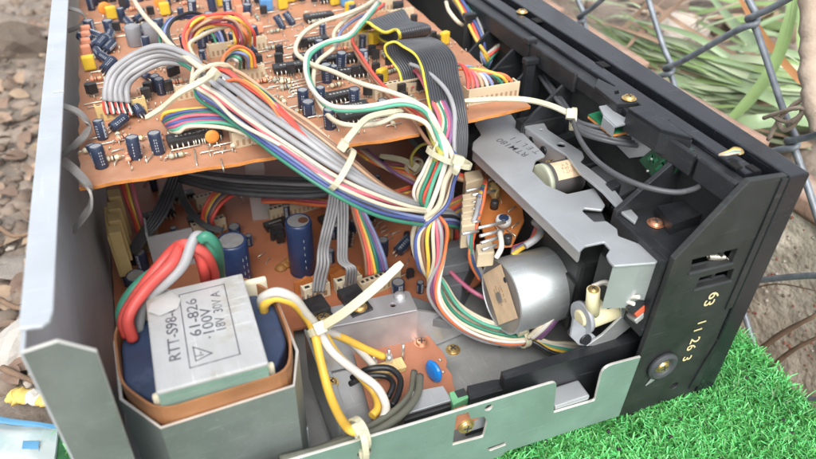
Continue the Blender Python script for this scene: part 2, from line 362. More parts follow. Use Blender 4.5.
def cable_tie(parent, c, axis, rad, head=None, tail=None, w=0.0024, m=None):
    """strap loop round a bundle, a locking head and its tail"""
    m = m or TIE; mb = MB(); ax = Vector(axis).normalized(); c = Vector(c)
    u = ax.cross(Vector((0, 0, 1))).normalized(); v = u.cross(ax).normalized(); n = 20; vs = []; rx, ry = rad if isinstance(rad, (tuple, list)) else (rad, rad)
    for k in range(n):
        a = 2*math.pi*k/n
        for (dr, da) in ((0, -w/2), (0.0009, -w/2), (0.0009, w/2), (0, w/2)):
            vs.append(c + u*(math.cos(a)*(rx+dr)) + v*(math.sin(a)*(ry+dr)) + ax*da)
    fs = [(4*k+j, 4*k+(j+1) % 4, 4*((k+1) % n)+(j+1) % 4, 4*((k+1) % n)+j) for k in range(n) for j in range(4)]
    mb.add(vs, fs, m, False)
    if head is not None:
        h = Vector(head); d = (h - c).normalized()
        M = frame(ax, d, h); mb.box((-w*0.8, -0.0016, -0.0022), (w*0.8, 0.0018, 0.0022), m, 0.0004, M)
        if tail:
            S = spline([h] + [Vector(p) for p in tail], 6); vs = []
            for i, p in enumerate(S):
                t = (S[min(i+1, len(S)-1)] - S[max(i-1, 0)]).normalized(); sd = t.cross(Vector((0, 0, 1))).normalized()
                view = (CP - p).normalized(); sd = (t.cross(Vector((-0.2, -0.5, 0.8)))).normalized(); nn = sd.cross(t)
                tw = w*0.5*(1.15 if i < len(S)*0.75 else (1.0 if i < len(S)-1 else 0.7))
                vs += [p - sd*tw - nn*0.0005, p + sd*tw - nn*0.0005, p + sd*tw + nn*0.0005, p - sd*tw + nn*0.0005]
            fs = [(4*i+j, 4*i+(j+1) % 4, 4*(i+1)+(j+1) % 4, 4*(i+1)+j) for i in range(len(S)-1) for j in range(4)] + [(0,1,2,3), tuple(4*(len(S)-1)+j for j in range(4))]
            mb.add(vs, fs, m, False)
    return mb.build('cable_tie', parent)
_screw = None
def screw(parent, p, normal=(0, 0, 1), r=0.0028, m=None, name='screw'):
    m = m or BRASS; n = Vector(normal).normalized(); mb = MB(); R = r
    prof = [(R*1.35, 0), (R*1.35, R*0.10), (R, R*0.12), (R, R*0.35), (R*0.86, R*0.55), (R*0.5, R*0.66), (R*0.48, R*0.66)]
    M = frame(n.orthogonal(), n.cross(n.orthogonal()), p); M = M @ Matrix.Rotation(random.uniform(0, 1.5), 4, 'Z')
    mb.lathe(prof, m, 16, M)
    # cross recess: its shade painted as dark bars laid on the dome
    mb.lathe([(R*0.5, R*0.655), (R*0.02, R*0.66)], m, 16, M)
    for k in range(2):
        mb.box((-R*0.62, -R*0.13, R*0.60), (R*0.62, R*0.13, R*0.672 + k*R*0.004), SHADEK, 0, M @ Matrix.Rotation(k*math.pi/2, 4, 'Z'))
    return mb.build(name, parent)
# ================================================================ the setting
from mathutils import noise as mnoise
SOIL = mat('dry litter soil', (0.20, 0.165, 0.135), 0.9, 0, 0.35, 40, 0.003, 120, col2=(0.36, 0.30, 0.25), c2scale=25, c2pos=(0.50, 0.68))
STONE = mat('dusty rubble', (0.17, 0.125, 0.095), 0.9, 0, 0.3, 40, 0.001, 200, col2=(0.27, 0.215, 0.17), c2scale=30, c2pos=(0.5, 0.75))
STONEW = mat('pale rubble', (0.46, 0.40, 0.34), 0.85, 0, 0.2, 40, 0.001, 200, col2=(0.66, 0.61, 0.57), c2scale=30, c2pos=(0.45, 0.65))
STONEB = mat('brown clod', (0.21, 0.165, 0.13), 0.9, 0, 0.35, 40, 0.001, 200)
CONC = mat('weathered concrete', (0.66, 0.59, 0.48), 0.9, 0, 0.3, 90, 0.0018, 220, col2=(0.46, 0.39, 0.30), c2scale=35, c2pos=(0.47, 0.66))
BRICKM = mat('pinkish brick', (0.42, 0.27, 0.20), 0.9, 0, 0.2, 80, 0.0008, 200, col2=(0.46, 0.38, 0.32), c2scale=40, c2pos=(0.5, 0.7))
REDP = mat('red grit', (0.34, 0.12, 0.08), 0.9)
WIREM = mat('grey coated fence wire', (0.22, 0.245, 0.275), 0.5, 0.35, 0.2, 200, 0.00005, 600, col2=(0.40, 0.42, 0.43), c2scale=100, c2pos=(0.55, 0.8))
STICK = mat('dry brown stick', (0.20, 0.13, 0.085), 0.85, 0, 0.25, 100, 0.0003, 500)
STEM = mat('dry pale stem', (0.46, 0.37, 0.29), 0.85, 0, 0.2, 60, 0.0006, 300, col2=(0.33, 0.25, 0.19), c2scale=60, c2pos=(0.5, 0.75))
LEAFG = mat('strap leaf green', (0.25, 0.345, 0.19), 0.36, 0, 0.22, 30, 0.00008, 400, sub=0.0, col2=(0.215, 0.30, 0.17), c2scale=18, c2pos=(0.5, 0.75))
LEAFP = mat('pale strap leaf', (0.36, 0.43, 0.27), 0.4, 0, 0.2, 30, 0.00008, 400)
LEAFL = mat('young leaf green', (0.23, 0.34, 0.13), 0.42, 0, 0.2, 30, 0.00008, 400)
LEAFD = mat('dry leaf blade', (0.36, 0.245, 0.17), 0.7, 0, 0.25, 50, 0.0001, 300)
LEAFO = mat('rusty leaf stalk', (0.40, 0.19, 0.075), 0.6, 0, 0.25, 50)
LITTER = mat('dead leaf', (0.27, 0.19, 0.135), 0.8, 0, 0.35, 60, 0.0003, 200, island=0.3)
PAPER = mat('dirty white paper', (0.66, 0.62, 0.57), 0.8, 0, 0.12, 40, 0.0005, 120)
YPAPER = mat('yellow plastic scrap', (0.66, 0.48, 0.13), 0.5, 0, 0.15, 40)
TURF = mat('artificial turf blade', (0.095, 0.40, 0.100), 0.42, 0, 0.2, 30, island=0.5)
TURFB = mat('turf backing with grit', (0.02, 0.10, 0.035), 0.9, 0, 0.4, 150, 0.0006, 500, col2=(0.035, 0.028, 0.024), c2scale=120, c2pos=(0.45, 0.65))
CRUMB = mat('dark rubber crumb', (0.03, 0.027, 0.026), 0.9, 0, 0.4, 200, 0.0004, 900)

def hgt(x, y):
    h = -0.012 + 0.008*mnoise.noise(Vector((x*9, y*9, 0.3))) + 0.006*mnoise.noise(Vector((x*30, y*30, 1.3)))
    if x > 0.045:                                   # a sunken strip at the foot of the fence, rising again beyond
        t = min(1, (x-0.045)/0.018); h = h*(1-t) + (-0.046 + 0.01*mnoise.noise(Vector((x*40, y*40, 2))))*t
        if x > 0.145:
            u = min(1, (x-0.145)/0.05); h = h*(1-u) + (0.036 + min(0.5, 0.12*(x-0.15)) + 0.012*mnoise.noise(Vector((x*14, y*14, 5))) + 0.006*mnoise.noise(Vector((x*45, y*45, 5))))*u
    elif x < -0.27:
        t = min(1, (-0.27-x)/0.1); h += t*(-0.012 + 0.02*mnoise.noise(Vector((x*12, y*12, 7))) + 0.012*mnoise.noise(Vector((x*40, y*40, 9))))
    return h
def ground():
    xs = list(np.arange(-1.2, 1.3, 0.012)); ys = list(np.arange(-0.4, 1.6, 0.012))
    far = [1.5, 2, 3, 5, 9, 16, 30]
    X = [-a-1 for a in far[::-1]] + xs + [a+1 for a in far]; Yy = [-a for a in far[::-1]] + ys + [a+1 for a in far]
    vs = [(x, y, hgt(x, y) if abs(x) < 1.4 and -0.6 < y < 1.8 else -0.02) for y in Yy for x in X]; n = len(X)
    fs = [(j*n+i, j*n+i+1, (j+1)*n+i+1, (j+1)*n+i) for j in range(len(Yy)-1) for i in range(n-1)]
    o = MB().add(vs, fs, SOIL, True).build('ground'); tag(o, 'brown littered soil around the green mat', kind='structure'); return o
ground()

# ---- artificial turf: backing sheet plus blades
def turf_edge(y): return 0.0425 + 0.004*math.sin(y*60) - 0.1*(y+0.02)
TX0, TY1 = -0.288, 0.44
def turf():
    ys = list(np.arange(-0.35, TY1, 0.01))
    vs = []; n = len(ys)
    for y in ys: vs += [(TX0 + 0.002*math.sin(y*80), y, 0.0), (turf_edge(y), y, 0.0), (TX0 + 0.002*math.sin(y*80), y, -0.004), (turf_edge(y), y, -0.004)]
    fs = []
    for i in range(n-1):
        a, b = 4*i, 4*i+4
        fs += [(a, a+1, b+1, b), (a+1, a+3, b+3, b+1), (a, b, b+2, a+2)]
    o = MB().add(vs, fs, TURFB).build('turf_mat'); tag(o, 'green artificial turf mat under the opened stereo', 'turf mat')
    rng = np.random.default_rng(3); V = []; Fq = []
    def blades(n, x0, x1, y0, y1, lo=0.0035, hi=0.008):
        for _ in range(n):
            x = rng.uniform(x0, x1); y = rng.uniform(y0, y1)
            if x > turf_edge(y) - 0.001: continue
            if mnoise.noise(Vector((x*55, y*55, 4))) > 0.42: 
                if rng.uniform() < 0.6: continue
            h = rng.uniform(lo, hi); w = rng.uniform(0.00025, 0.0005); a = rng.uniform(0, 6.283); b = rng.uniform(0, 6.283); l = rng.uniform(0.25, 1.05)*h
            dx, dy = math.cos(a)*w, math.sin(a)*w; bx, by = math.cos(b)*l, math.sin(b)*l; o = len(V)
            V.extend([(x-dx, y-dy, 0), (x+dx, y+dy, 0), (x+bx*.35-dx, y+by*.35-dy, h*.6), (x+bx*.35+dx, y+by*.35+dy, h*.6),
                      (x+bx-dx*.6, y+by-dy*.6, h*(1-.25*l/h)), (x+bx+dx*.6, y+by+dy*.6, h*(1-.25*l/h))])
            Fq.extend([(o, o+1, o+3, o+2), (o+2, o+3, o+5, o+4)])
    blades(76000, -0.13, 0.05, -0.09, 0.05); blades(2500, 0.0, 0.05, 0.05, 0.42); blades(2200, -0.285, -0.24, 0.0, 0.20); blades(2500, -0.283, -0.13, -0.10, 0.0)
    g = MB().add(V, Fq, TURF, True).build('turf_blades', o); g['kind'] = 'stuff'
    # dark crumbs caught between the blades
    mb = MB()
    for _ in range(170):
        x = rng.uniform(-0.1, 0.045); y = rng.uniform(-0.08, 0.03); r = rng.uniform(0.0005, 0.0014)
        if x > turf_edge(y): continue
        bm = bmesh.new(); bmesh.ops.create_icosphere(bm, subdivisions=1, radius=r)
        for v in bm.verts: v.co *= random.uniform(0.6, 1.2)
        mb.bm(bm, CRUMB, False, Matrix.Translation((x, y, rng.uniform(0.001, 0.006))))
    c = mb.build('soil_crumbs'); tag(c, 'dark crumbs of soil scattered between the turf blades', 'soil crumbs', kind='stuff')
turf()

# ---- loose rubble: a few shared rock meshes, every stone an object
def rock(seed, m, flat=0.6, sub=2):
    bm = bmesh.new(); bmesh.ops.create_icosphere(bm, subdivisions=sub, radius=1.0)
    for v in bm.verts:
        n = v.co.normalized(); d = 1 + 0.42*mnoise.noise(n*1.3 + Vector((seed, 0, 0))) + 0.2*mnoise.noise(n*3.1 + Vector((0, seed, 0)))
        v.co = Vector((n.x*d, n.y*d*0.8, n.z*d*flat))
    me = bpy.data.meshes.new('stone'); bm.to_mesh(me); bm.free(); me.materials.append(m); return me
ROCKS = [rock(i, (STONE, STONEW, STONEB, STONE, STONEB)[i % 5], random.uniform(0.4, 0.75)) for i in range(10)]
R1 = random.Random(11)
def rubble(name, label, cat, spots):
    mb = MB()
    for p, sz, k in spots:
        me = ROCKS[k]; M = Matrix.Translation(p) @ Matrix.Rotation(R1.uniform(0, 6), 4, 'Z') @ Matrix.Rotation(R1.uniform(-.5, .5), 4, 'X') @ Matrix.Diagonal((sz*R1.uniform(.8, 1.2), sz*R1.uniform(.8, 1.2), sz*R1.uniform(.8, 1.2), 1))
        mb.mesh(me, me.materials[0], M, True)
    o = mb.build(name); tag(o, label, cat, kind='stuff')
sp = []
for i in range(420):                                # left of the rear panel
    u = R1.uniform(-25, 56); v = R1.uniform(-15, 400); p = Z(u, v, -0.022); s = R1.choice([0.0015, 0.002, 0.0025, 0.003, 0.004, 0.005, 0.008])
    if p.x > TX0 - s: continue
    p.z = hgt(p.x, p.y) + s*0.2; sp.append((p, s, R1.choice([2, 2, 4, 4, 7, 7, 9, 9, 0, 5, 1])))
rubble('rubble', 'blurred brown rubble and clods left of the silver panel', 'rubble', sp)
sp = []
for i in range(150):                                # behind the fence
    p = Xp(R1.uniform(480, 830), R1.uniform(-10, 110), R1.uniform(0.13, 0.5)); s = R1.choice([0.005, 0.008, 0.010, 0.014, 0.02])
    p.z = hgt(p.x, p.y) + s*0.2; sp.append((p, s, R1.choice([0, 1, 1, 6, 3, 6])))
rubble('rubble', 'pale stones on the ground among the strap leaves behind the fence', 'rubble', sp)
# special pale lumps on the left
def lump(u, v, z, s, label, name, m, cat, flat=0.5, seed=3):
    me = rock(seed, m, flat, 3); p = Z(u, v, z)
    o = link(me, name, None, p, (0.2, 0.1, seed), (s, s*0.9, s)); tag(o, label, cat); return o
lump(16, 268, -0.015, 0.017, 'flat pale slab lying on the rubble left of the panel', 'stone', STONEW, 'stone', 0.35, 21)
lump(20, 345, -0.012, 0.018, 'crumpled dirty white paper at the left edge above the yellow wrapper', 'crumpled_paper', PAPER, 'paper', 0.6, 23)
lump(12, 45, -0.01, 0.030, 'big brown clod in the top left corner', 'stone', STONEB, 'stone', 0.7, 25)
# dead leaves in the litter
def litter(name, label, spots):
    mb = MB()
    for p, s in spots:
        M = Matrix.Translation(p) @ Matrix.Rotation(R1.uniform(0, 6.28), 4, 'Z') @ Matrix.Rotation(R1.uniform(-.6, .6), 4, 'X') @ Matrix.Rotation(R1.uniform(-.5, .5), 4, 'Y'); vs = []; n = 6
        for i in range(n+1):
            t = i/n; w = math.sin(math.pi*t)**0.8*0.30 + 0.01; c = 0.12*math.sin(t*3)
            vs += [((t-0.5)*s, -w*s, (c + 0.12*w)*s), ((t-0.5)*s, 0, c*s), ((t-0.5)*s, w*s, (c + 0.2*w)*s)]
        mb.add(vs, [(3*i+j, 3*i+j+1, 3*i+4+j, 3*i+3+j) for i in range(n) for j in range(2)], LITTER, True, M)
    tag(mb.build(name), label, 'leaf litter', kind='stuff')
sp = []
for i in range(100):
    u = R1.uniform(-15, 52); v = R1.uniform(0, 390); p = Z(u, v, -0.015)
    if p.x > TX0 - 0.01: continue
    p.z = hgt(p.x, p.y) + 0.006; sp.append((p, R1.uniform(0.006, 0.020)))
litter('leaf_litter', 'curled dead leaves in the rubble left of the stereo', sp)
sp = []
for i in range(110):
    p = Xp(R1.uniform(490, 830), R1.uniform(-5, 110), R1.uniform(0.13, 0.42)); p.z = hgt(p.x, p.y) + 0.008; sp.append((p, R1.uniform(0.015, 0.035)))
litter('leaf_litter', 'dead leaves and straw on the ground behind the fence', sp)
def stick(pts, r, m, label, name='stick'):
    S = spline(pts, 5); mb = MB().tube(S, [r*(1 - 0.5*i/len(S))*random.uniform(.9, 1.1) for i in range(len(S))], m, 7)
    o = mb.build(name); tag(o, label, 'stick'); return o
for pts, lab in ((((0, 300), (20, 308), (48, 302)), 'thin brown stick lying across the rubble left of the panel'), (((2, 368), (30, 380), (62, 392)), 'thin dry stick behind the yellow wrapper'),
                 (((0, 228), (15, 236), (36, 232)), 'pale twig in the rubble left of the slit in the flange')):
    stick([Z(u, v, -0.004) for u, v in pts], 0.0018, STICK, lab)

# ---- litter at the bottom left corner
def wrapper():
    root = empty('snack_wrapper', Z(34, 398, -0.004)); tag(root, 'crumpled yellow and white wrapper lying left of the panel foot', 'wrapper')
    c = root.location; d = Vector((0.020, -0.011, 0.002))
    def tubeish(a, b, r, m, name):
        mb = MB(); S = [c + d*(a + (b-a)*i/14) for i in range(15)]
        mb.tube(S, [0.70*r*(0.75 + 0.25*math.sin(math.pi*(i+.5)/15))*random.uniform(.85, 1.15) for i in range(15)], m, 14)
        o = mb.build(name, root); o.data.transform(Matrix.Translation(-c))
        for v in o.data.vertices: q = Vector(v.co)*260; v.co += Vector((mnoise.noise(q), mnoise.noise(q + Vector((9, 0, 0))), .6*mnoise.noise(q + Vector((0, 9, 0)))))*0.0022; v.co.z *= 0.7
        return o
    tubeish(-0.55, -0.12, 0.0062, YPAPER, 'wrapper_end'); tubeish(-0.13, 0.18, 0.0058, PAPER, 'wrapper_label'); tubeish(0.17, 0.5, 0.0060, YPAPER, 'wrapper_end')
wrapper()
def packet():
    BAG = mat('pale plastic bag', (0.46, 0.52, 0.52), 0.35, 0, 0.1, 60, 0.0006, 60, col2=(0.36, 0.46, 0.46), c2scale=70, c2pos=(0.5, 0.62))
    BLU = mat('blue bag print', (0.10, 0.28, 0.46), 0.35, 0, 0.1, 60, 0.0005, 60)
    root = empty('plastic_packet', Z(25, 445, 0.001)); tag(root, 'flat pale plastic packet with blue edge in the bottom left corner', 'packet')
    def sheet(quad, m, name, dz, amp=0.0012, n=14, puff=0.004):
        A, B, C2, D = [Vector(q) for q in quad]; vs = []; fs = []
        for j in range(n+1):
            for i in range(n+1):
                p = (A.lerp(B, i/n)).lerp(D.lerp(C2, i/n), j/n); e = min(i, n-i, j, n-j)/n
                p = p + Vector((0, 0, dz + amp*mnoise.noise(p*90) + puff*min(e*4, 1))) - root.location; vs.append(p)
        fs = [(j*(n+1)+i, j*(n+1)+i+1, (j+1)*(n+1)+i+1, (j+1)*(n+1)+i) for j in range(n) for i in range(n)]
        mb = MB().add(vs, fs, m, True).add([v - Vector((0, 0, 0.0016)) for v in vs], [f[::-1] for f in fs], m, True)
        return mb.build(name, root)
    q = lambda u, v: Z(u, v, 0.001)
    sheet([q(-30, 470), q(52, 478), q(59, 431), q(-22, 421)], BAG, 'bag_panel', 0.001)
    sheet([q(-22, 422), q(59, 432), q(59, 427), q(-18, 415)], BLU, 'bag_edge', 0.0014, 0.0006, 14, 0.0006)
    sheet([q(26, 456), q(42, 456), q(43, 448), q(27, 448)], BLU, 'bag_print', 0.0052, 0.0, 4, 0.0002)
packet()

# ---- concrete wall beyond the fence with its brick capping
def wall():
    WX = 0.088; n = 60; m = 22
    root = empty('concrete_wall', (WX, 0.1, -0.06)); tag(root, 'rough weathered concrete wall behind the chain link fence', 'wall')
    def top(y): return 0.0545 + 0.03*(y-0.03) + 0.003*mnoise.noise(Vector((y*40, 0, 0)))
    vs = []; Y0, Y1 = -0.5, 0.75
    for j in range(m+1):
        for i in range(n*2+1):
            y = Y0 + (Y1-Y0)*i/(2*n); z = -0.06 + (top(y)+0.06)*j/m
            x = WX + 0.006*mnoise.noise(Vector((y*18, z*18, 0))) + 0.003*mnoise.noise(Vector((y*60, z*60, 3))) + 0.10*max(0, -z)*0.2
            vs.append((x, y, z))
    N = 2*n+1; fs = [(j*N+i, j*N+i+1, (j+1)*N+i+1, (j+1)*N+i) for j in range(m) for i in range(2*n)]
    o = len(vs); vs += [(WX + 0.019, vs[m*N+i][1], vs[m*N+i][2]) for i in range(N)] + [(WX + 0.019, vs[m*N+i][1], -0.06) for i in range(N)]
    fs += [(m*N+i, m*N+i+1, o+i+1, o+i) for i in range(2*n)] + [(o+i, o+i+1, o+N+i+1, o+N+i) for i in range(2*n)]
    b = MB().add(vs, fs, CONC, True); w = b.build('wall_body', root); w.data.transform(Matrix.Translation(-root.location))
    y = -0.12; k = 0
    while y < 0.6:                                  # bricks laid along the top
        L = 0.105; bm = bmesh.new(); bmesh.ops.create_cube(bm, size=1.0)
        bmesh.ops.subdivide_edges(bm, edges=bm.edges[:], cuts=3, use_grid_fill=True)
        for v in bm.verts:
            q = Vector((v.co.x*0.021, v.co.y*L, v.co.z*0.010)); nn = v.co.normalized()
            v.co = q + nn*0.0025*mnoise.noise(q*70 + Vector((k, 0, 0)))
        mb = MB().bm(bm, BRICKM, True); mb.build('brick', root, Vector((WX + 0.0095, y + L/2, top(y) + 0.0045)) - root.location, (0, 0, random.uniform(-.03, .03)))
        y += L + 0.004; k += 1
    mb = MB()
    for i in range(520):
        y, z = R1.uniform(-0.05, 0.15), R1.uniform(-0.03, 0.06); r = R1.uniform(0.0004, 0.0012)
        bm = bmesh.new(); bmesh.ops.create_icosphere(bm, subdivisions=1, radius=r)
        x = WX + 0.006*mnoise.noise(Vector((y*18, z*18, 0))) + 0.003*mnoise.noise(Vector((y*60, z*60, 3))) + 0.02*max(0, -z)
        mb.bm(bm, R1.choice([REDP, REDP, STONEW, STONEB]), True, Matrix.Translation((x, y, z)))
    g = mb.build('grit', root); g.data.transform(Matrix.Translation(-root.location)); g['kind'] = 'stuff'
wall()
sp = []
for i in range(60):                                 # loose grit and chips in the ditch between mat and wall
    y = R1.uniform(-0.06, 0.10); x = R1.uniform(0.052, 0.086); s_ = R1.choice([0.002, 0.003, 0.004, 0.006]); sp.append((Vector((x, y, hgt(x, y)+s_*.3)), s_, R1.choice([0, 3, 5, 1])))
rubble('stone_chips', 'small stone chips between the turf mat and the concrete wall', 'stone chips', sp)
stick([Xp(u, v, 0.072) for u, v in ((748, 362), (775, 338), (822, 312))], 0.0020, STICK, 'dark curved root running along the concrete below the fence')
stick([Xp(u, v, 0.074) for u, v in ((760, 378), (790, 352), (822, 335))], 0.0016, STICK, 'thin brown root below the thicker one on the concrete')
stick([Xp(u, v, 0.082) for u, v in ((736, 295), (775, 284), (822, 292))], 0.0006, STICK, 'hair thin dry twig lying against the concrete wall')

# ---- chain link fence: each wire zigzags and hooks into its neighbours
def fence():
    FX = 0.07; py, pz = 0.0462, 0.0455; y0, z0 = 0.104, 0.1375; r = 0.00175
    root = empty('chain_link_fence', (FX, 0.1, -0.04)); tag(root, 'grey chain link fence wire beyond the black front panel', 'fence')
    for c in range(-4, 7):                          # wire between node columns c and c+1
        pts = []
        js = range(-4, 5)
        for j in js:
            side = (c + j) % 2                      # which column this bend sits on
            col = c if side == 0 else c + 1
            y = y0 + col*py; z = z0 + j*pz; s = 1 if side == 0 else -1      # bend points away from the wire's middle
            pts += [(FX - s*0.0018, y + s*0.0095, z - 0.0098), (FX - s*0.0022, y + s*0.0008, z - 0.0026), (FX - s*0.0004, y - s*0.0031, z + 0.0002), (FX + s*0.0022, y + s*0.0006, z + 0.0028), (FX + s*0.0018, y + s*0.0095, z + 0.0098)]
        o = MB().tube(spline(pts, 4), r, WIREM, 8).build('fence_wire', root); o.data.transform(Matrix.Translation(-root.location))
fence()

# ---- strap-leaved plant behind the fence
LG = []
def blade(pts, w, m, root, fold=0.25, name='leaf', wdir=None):
    S = spline(pts, 8); N = len(S); vs = []
    for i, p in enumerate(S):
        t = (S[min(i+1, N-1)] - S[max(i-1, 0)]).normalized(); vd = (CP - p).normalized() if wdir is None else Vector(wdir)
        vd = Vector((-0.75, -0.25, 0.6)) + Vector((0.12*math.sin(i*.2+w*9000), 0.1, 0))
        sd = t.cross(vd).normalized(); nn = sd.cross(t).normalized(); f = i/(N-1)
        ww = w*0.5*min(1, 0.45 + 2.2*f)*min(1, (1.04-f)*2.6)
        vs += [p - sd*ww + nn*ww*fold, p - sd*ww*.5 + nn*ww*fold*.35, p, p + sd*ww*.5 + nn*ww*fold*.35, p + sd*ww + nn*ww*fold]
    fs = [(5*i+j, 5*i+j+1, 5*i+6+j, 5*i+5+j) for i in range(N-1) for j in range(4)]
    o = MB().add(vs, fs, m, True)
    o.tube([S[i] + Vector((0, 0, -w*0.02)) for i in range(N)], [w*0.045*(1.1 - i/N) for i in range(N)], m, 5)
    o = o.build(name, root); o.data.transform(Matrix.Translation(-root.location)); return o
plant = empty('strap_leaf_plant', (0.42, 0.02, 0.06)); tag(plant, 'clump of long green strap leaves growing behind the fence', 'plant')
def L(pts, w, m=LEAFG): blade([Xp(u, v, x) for u, v, x in pts], w, m, plant)
L([(850, 112, .24), (780, 92, .23), (700, 62, .21), (630, 34, .2), (555, 14, .2), (500, 8, .2)], 0.0085)
L([(850, 88, .26), (760, 86, .25), (690, 72, .22), (620, 52, .19), (570, 50, .19)], 0.010)
L([(850, 118, .22), (760, 104, .18), (690, 84, .15), (640, 74, .14), (600, 78, .14)], 0.0085)
L([(850, 150, .2), (790, 108, .17), (740, 86, .16), (690, 70, .16), (640, 40, .17)], 0.0075)
L([(796, -20, .16), (790, 20, .155), (776, 62, .15), (752, 98, .14), (728, 122, .13), (700, 150, .12)], 0.0080, LEAFL)
L([(850, 130, .2), (800, 120, .17), (760, 122, .14), (720, 128, .13), (700, 130, .13)], 0.010)
L([(845, 60, .3), (800, 30, .3), (790, -20, .3)], 0.014)
L([(850, 90, .26), (812, 60, .26), (800, -10, .28)], 0.012, LEAFL)
L([(820, 130, .2), (780, 70, .2), (740, 30, .22), (700, -15, .25)], 0.008)
L([(745, 45, .2), (700, 22, .22), (650, -5, .25)], 0.004, LEAFL)
L([(640, 0, .3), (622, 18, .3), (612, 26, .3)], 0.006, LEAFL)
for u0 in range(10):
    v = R1.uniform(70, 150); L([(850, v, .24), (790, v - R1.uniform(5, 25), .22), (740, v - R1.uniform(10, 40), .2), (R1.uniform(640, 720), v - R1.uniform(0, 60), .19)], R1.uniform(.005, .010), R1.choice([LEAFG, LEAFG, LEAFL]))
for u0 in range(12):
    u = R1.uniform(640, 815); L([(u + R1.uniform(-30, 60), 125, .33), (u, R1.uniform(50, 80), .33), (u - R1.uniform(10, 70), R1.uniform(-10, 30), .36)], R1.uniform(.004, .008), R1.choice([LEAFG, LEAFD, LEAFL, LEAFG]))
for u0 in range(110):
    v = R1.uniform(60, 130); L([(R1.uniform(800, 850), v + R1.uniform(0, 30), .2), (R1.uniform(720, 770), v + R1.uniform(-5, 12), .17), (R1.uniform(650, 700), v - R1.uniform(0, 30), .15), (R1.uniform(560, 630), v - R1.uniform(20, 70), .16)], R1.uniform(.0018, .0058), R1.choice([LEAFG, LEAFG, LEAFP, LEAFP, LEAFL, LEAFD]))
for u0 in range(46):
    u, v = R1.uniform(560, 815), R1.uniform(-5, 110); a = R1.uniform(-.9, .5); l_ = R1.uniform(30, 90)
    L([(u, v, .2), (u - l_*.5*math.cos(a), v - l_*.5*math.sin(a) - 4, .19), (u - l_*math.cos(a), v - l_*math.sin(a), .19)], R1.uniform(.0009, .0022), R1.choice([LEAFD, LEAFP, LEAFP, STEM]))
for u0 in range(60):
    u, v = R1.uniform(570, 815), R1.uniform(-10, 70); a = R1.uniform(-.5, .35); l_ = R1.uniform(60, 140)
    L([(u + 20, v, .30), (u - l_*.4*math.cos(a), v - l_*.4*math.sin(a) - 7, .27), (u - l_*.8*math.cos(a), v - l_*.8*math.sin(a) - 4, .25), (u - l_*math.cos(a), v - l_*math.sin(a) + 3, .25)], R1.uniform(.0025, .0070), R1.choice([LEAFG, LEAFG, LEAFP, LEAFL, LEAFD]))
def dry(pts, w, m, lab): 
    r = empty('dry_leaf', Xp(*pts[0])); tag(r, lab, 'leaf'); blade([Xp(u, v, x) for u, v, x in pts], w, m, r, 0.1, 'leaf_blade')
dry([(690, -6, .17), (660, 20, .16), (638, 36, .15), (623, 52, .14)], 0.0055, LEAFD, 'dry brown leaf blade crossing behind the middle fence wire')
dry([(655, -6, .18), (632, 20, .17), (612, 40, .16), (607, 46, .16)], 0.0045, LEAFD, 'dry brown leaf blade left of the other, just over the bezel')
dry([(640, -4, .17), (690, 30, .17), (735, 55, .17), (775, 75, .17)], 0.0035, LEAFD, 'long thin dry stalk slanting down to the right behind the fence')
dry([(738, -4, .16), (766, 40, .16), (800, 80, .16), (815, 92, .16)], 0.0045, LEAFO, 'rusty orange stalk slanting beside the fence hook at top right')
dry([(690, 62, .17), (740, 78, .17), (760, 100, .17)], 0.0045, LEAFO, 'rusty orange leaf among the green strap leaves at mid right')
def scrap(u, v, x, sx, sy, m, lab, name, cat):
    p = Xp(u, v, x); n = 8; vs = []
    for j in range(n+1):
        for i in range(n+1):
            a, b = i/n - .5, j/n - .5; vs.append((a*sx*(1+.15*math.sin(b*9)), b*sy, 0.3*sx*mnoise.noise(Vector((a*4, b*4, u))) ))
    fs = [(j*(n+1)+i, j*(n+1)+i+1, (j+1)*(n+1)+i+1, (j+1)*(n+1)+i) for j in range(n) for i in range(n)]
    mb = MB().add(vs, fs, m, True).add([(a, b, c-.0015) for a, b, c in vs], [f[::-1] for f in fs], m, True)
    o = mb.build(name, None, p, (0.5, -0.75, 0.4)); tag(o, lab, cat)
scrap(640, 60, .30, .085, .055, YPAPER, 'yellow plastic scrap behind the strap leaves', 'plastic_scrap', 'plastic scrap')
scrap(750, 55, .24, .030, .018, PAPER, 'small white plastic scrap caught among the leaves at right', 'plastic_scrap', 'plastic scrap')
scrap(600, 8, .50, .10, .06, PAPER, 'big white scrap lying beyond the leaves at the top', 'plastic_scrap', 'plastic scrap')
scrap(690, 12, .55, .09, .06, PAPER, 'white sheet on the ground beyond the middle fence wire', 'plastic_scrap', 'plastic scrap')
def stem():
    r = empty('dead_vine', Xp(806, 118, .062)); tag(r, 'thick dry beige vine standing at the right edge with tangled tendrils', 'vine')
    def t(pts, rad, name):
        S = spline([Xp(u, v, x) for u, v, x in pts], 6); o = MB().tube(S, [rad*random.uniform(.85, 1.15) for _ in S], STEM, 9).build(name, r); o.data.transform(Matrix.Translation(-r.location))
    t([(812, -15, .07), (813, 30, .068), (812, 70, .066), (816, 100, .064), (822, 130, .064)], 0.0052, 'stalk')
    for q in ([(815, 92, .062), (795, 104, .064), (780, 118, .066), (768, 140, .068)], [(812, 104, .06), (790, 122, .062), (772, 116, .066)], [(818, 112, .06), (800, 108, .06), (778, 113, .064), (764, 118, .068)], [(806, 98, .064), (798, 120, .064), (783, 130, .066), (775, 112, .066)]): t(q, 0.0011, 'tendril')
stem()
# ================================================================ the opened stereo
DEV = empty('opened_stereo', (0, 0, 0)); tag(DEV, 'opened black and silver stereo unit lying with its circuit boards and wires exposed', 'stereo')
DL = 0.43                                            # length along y
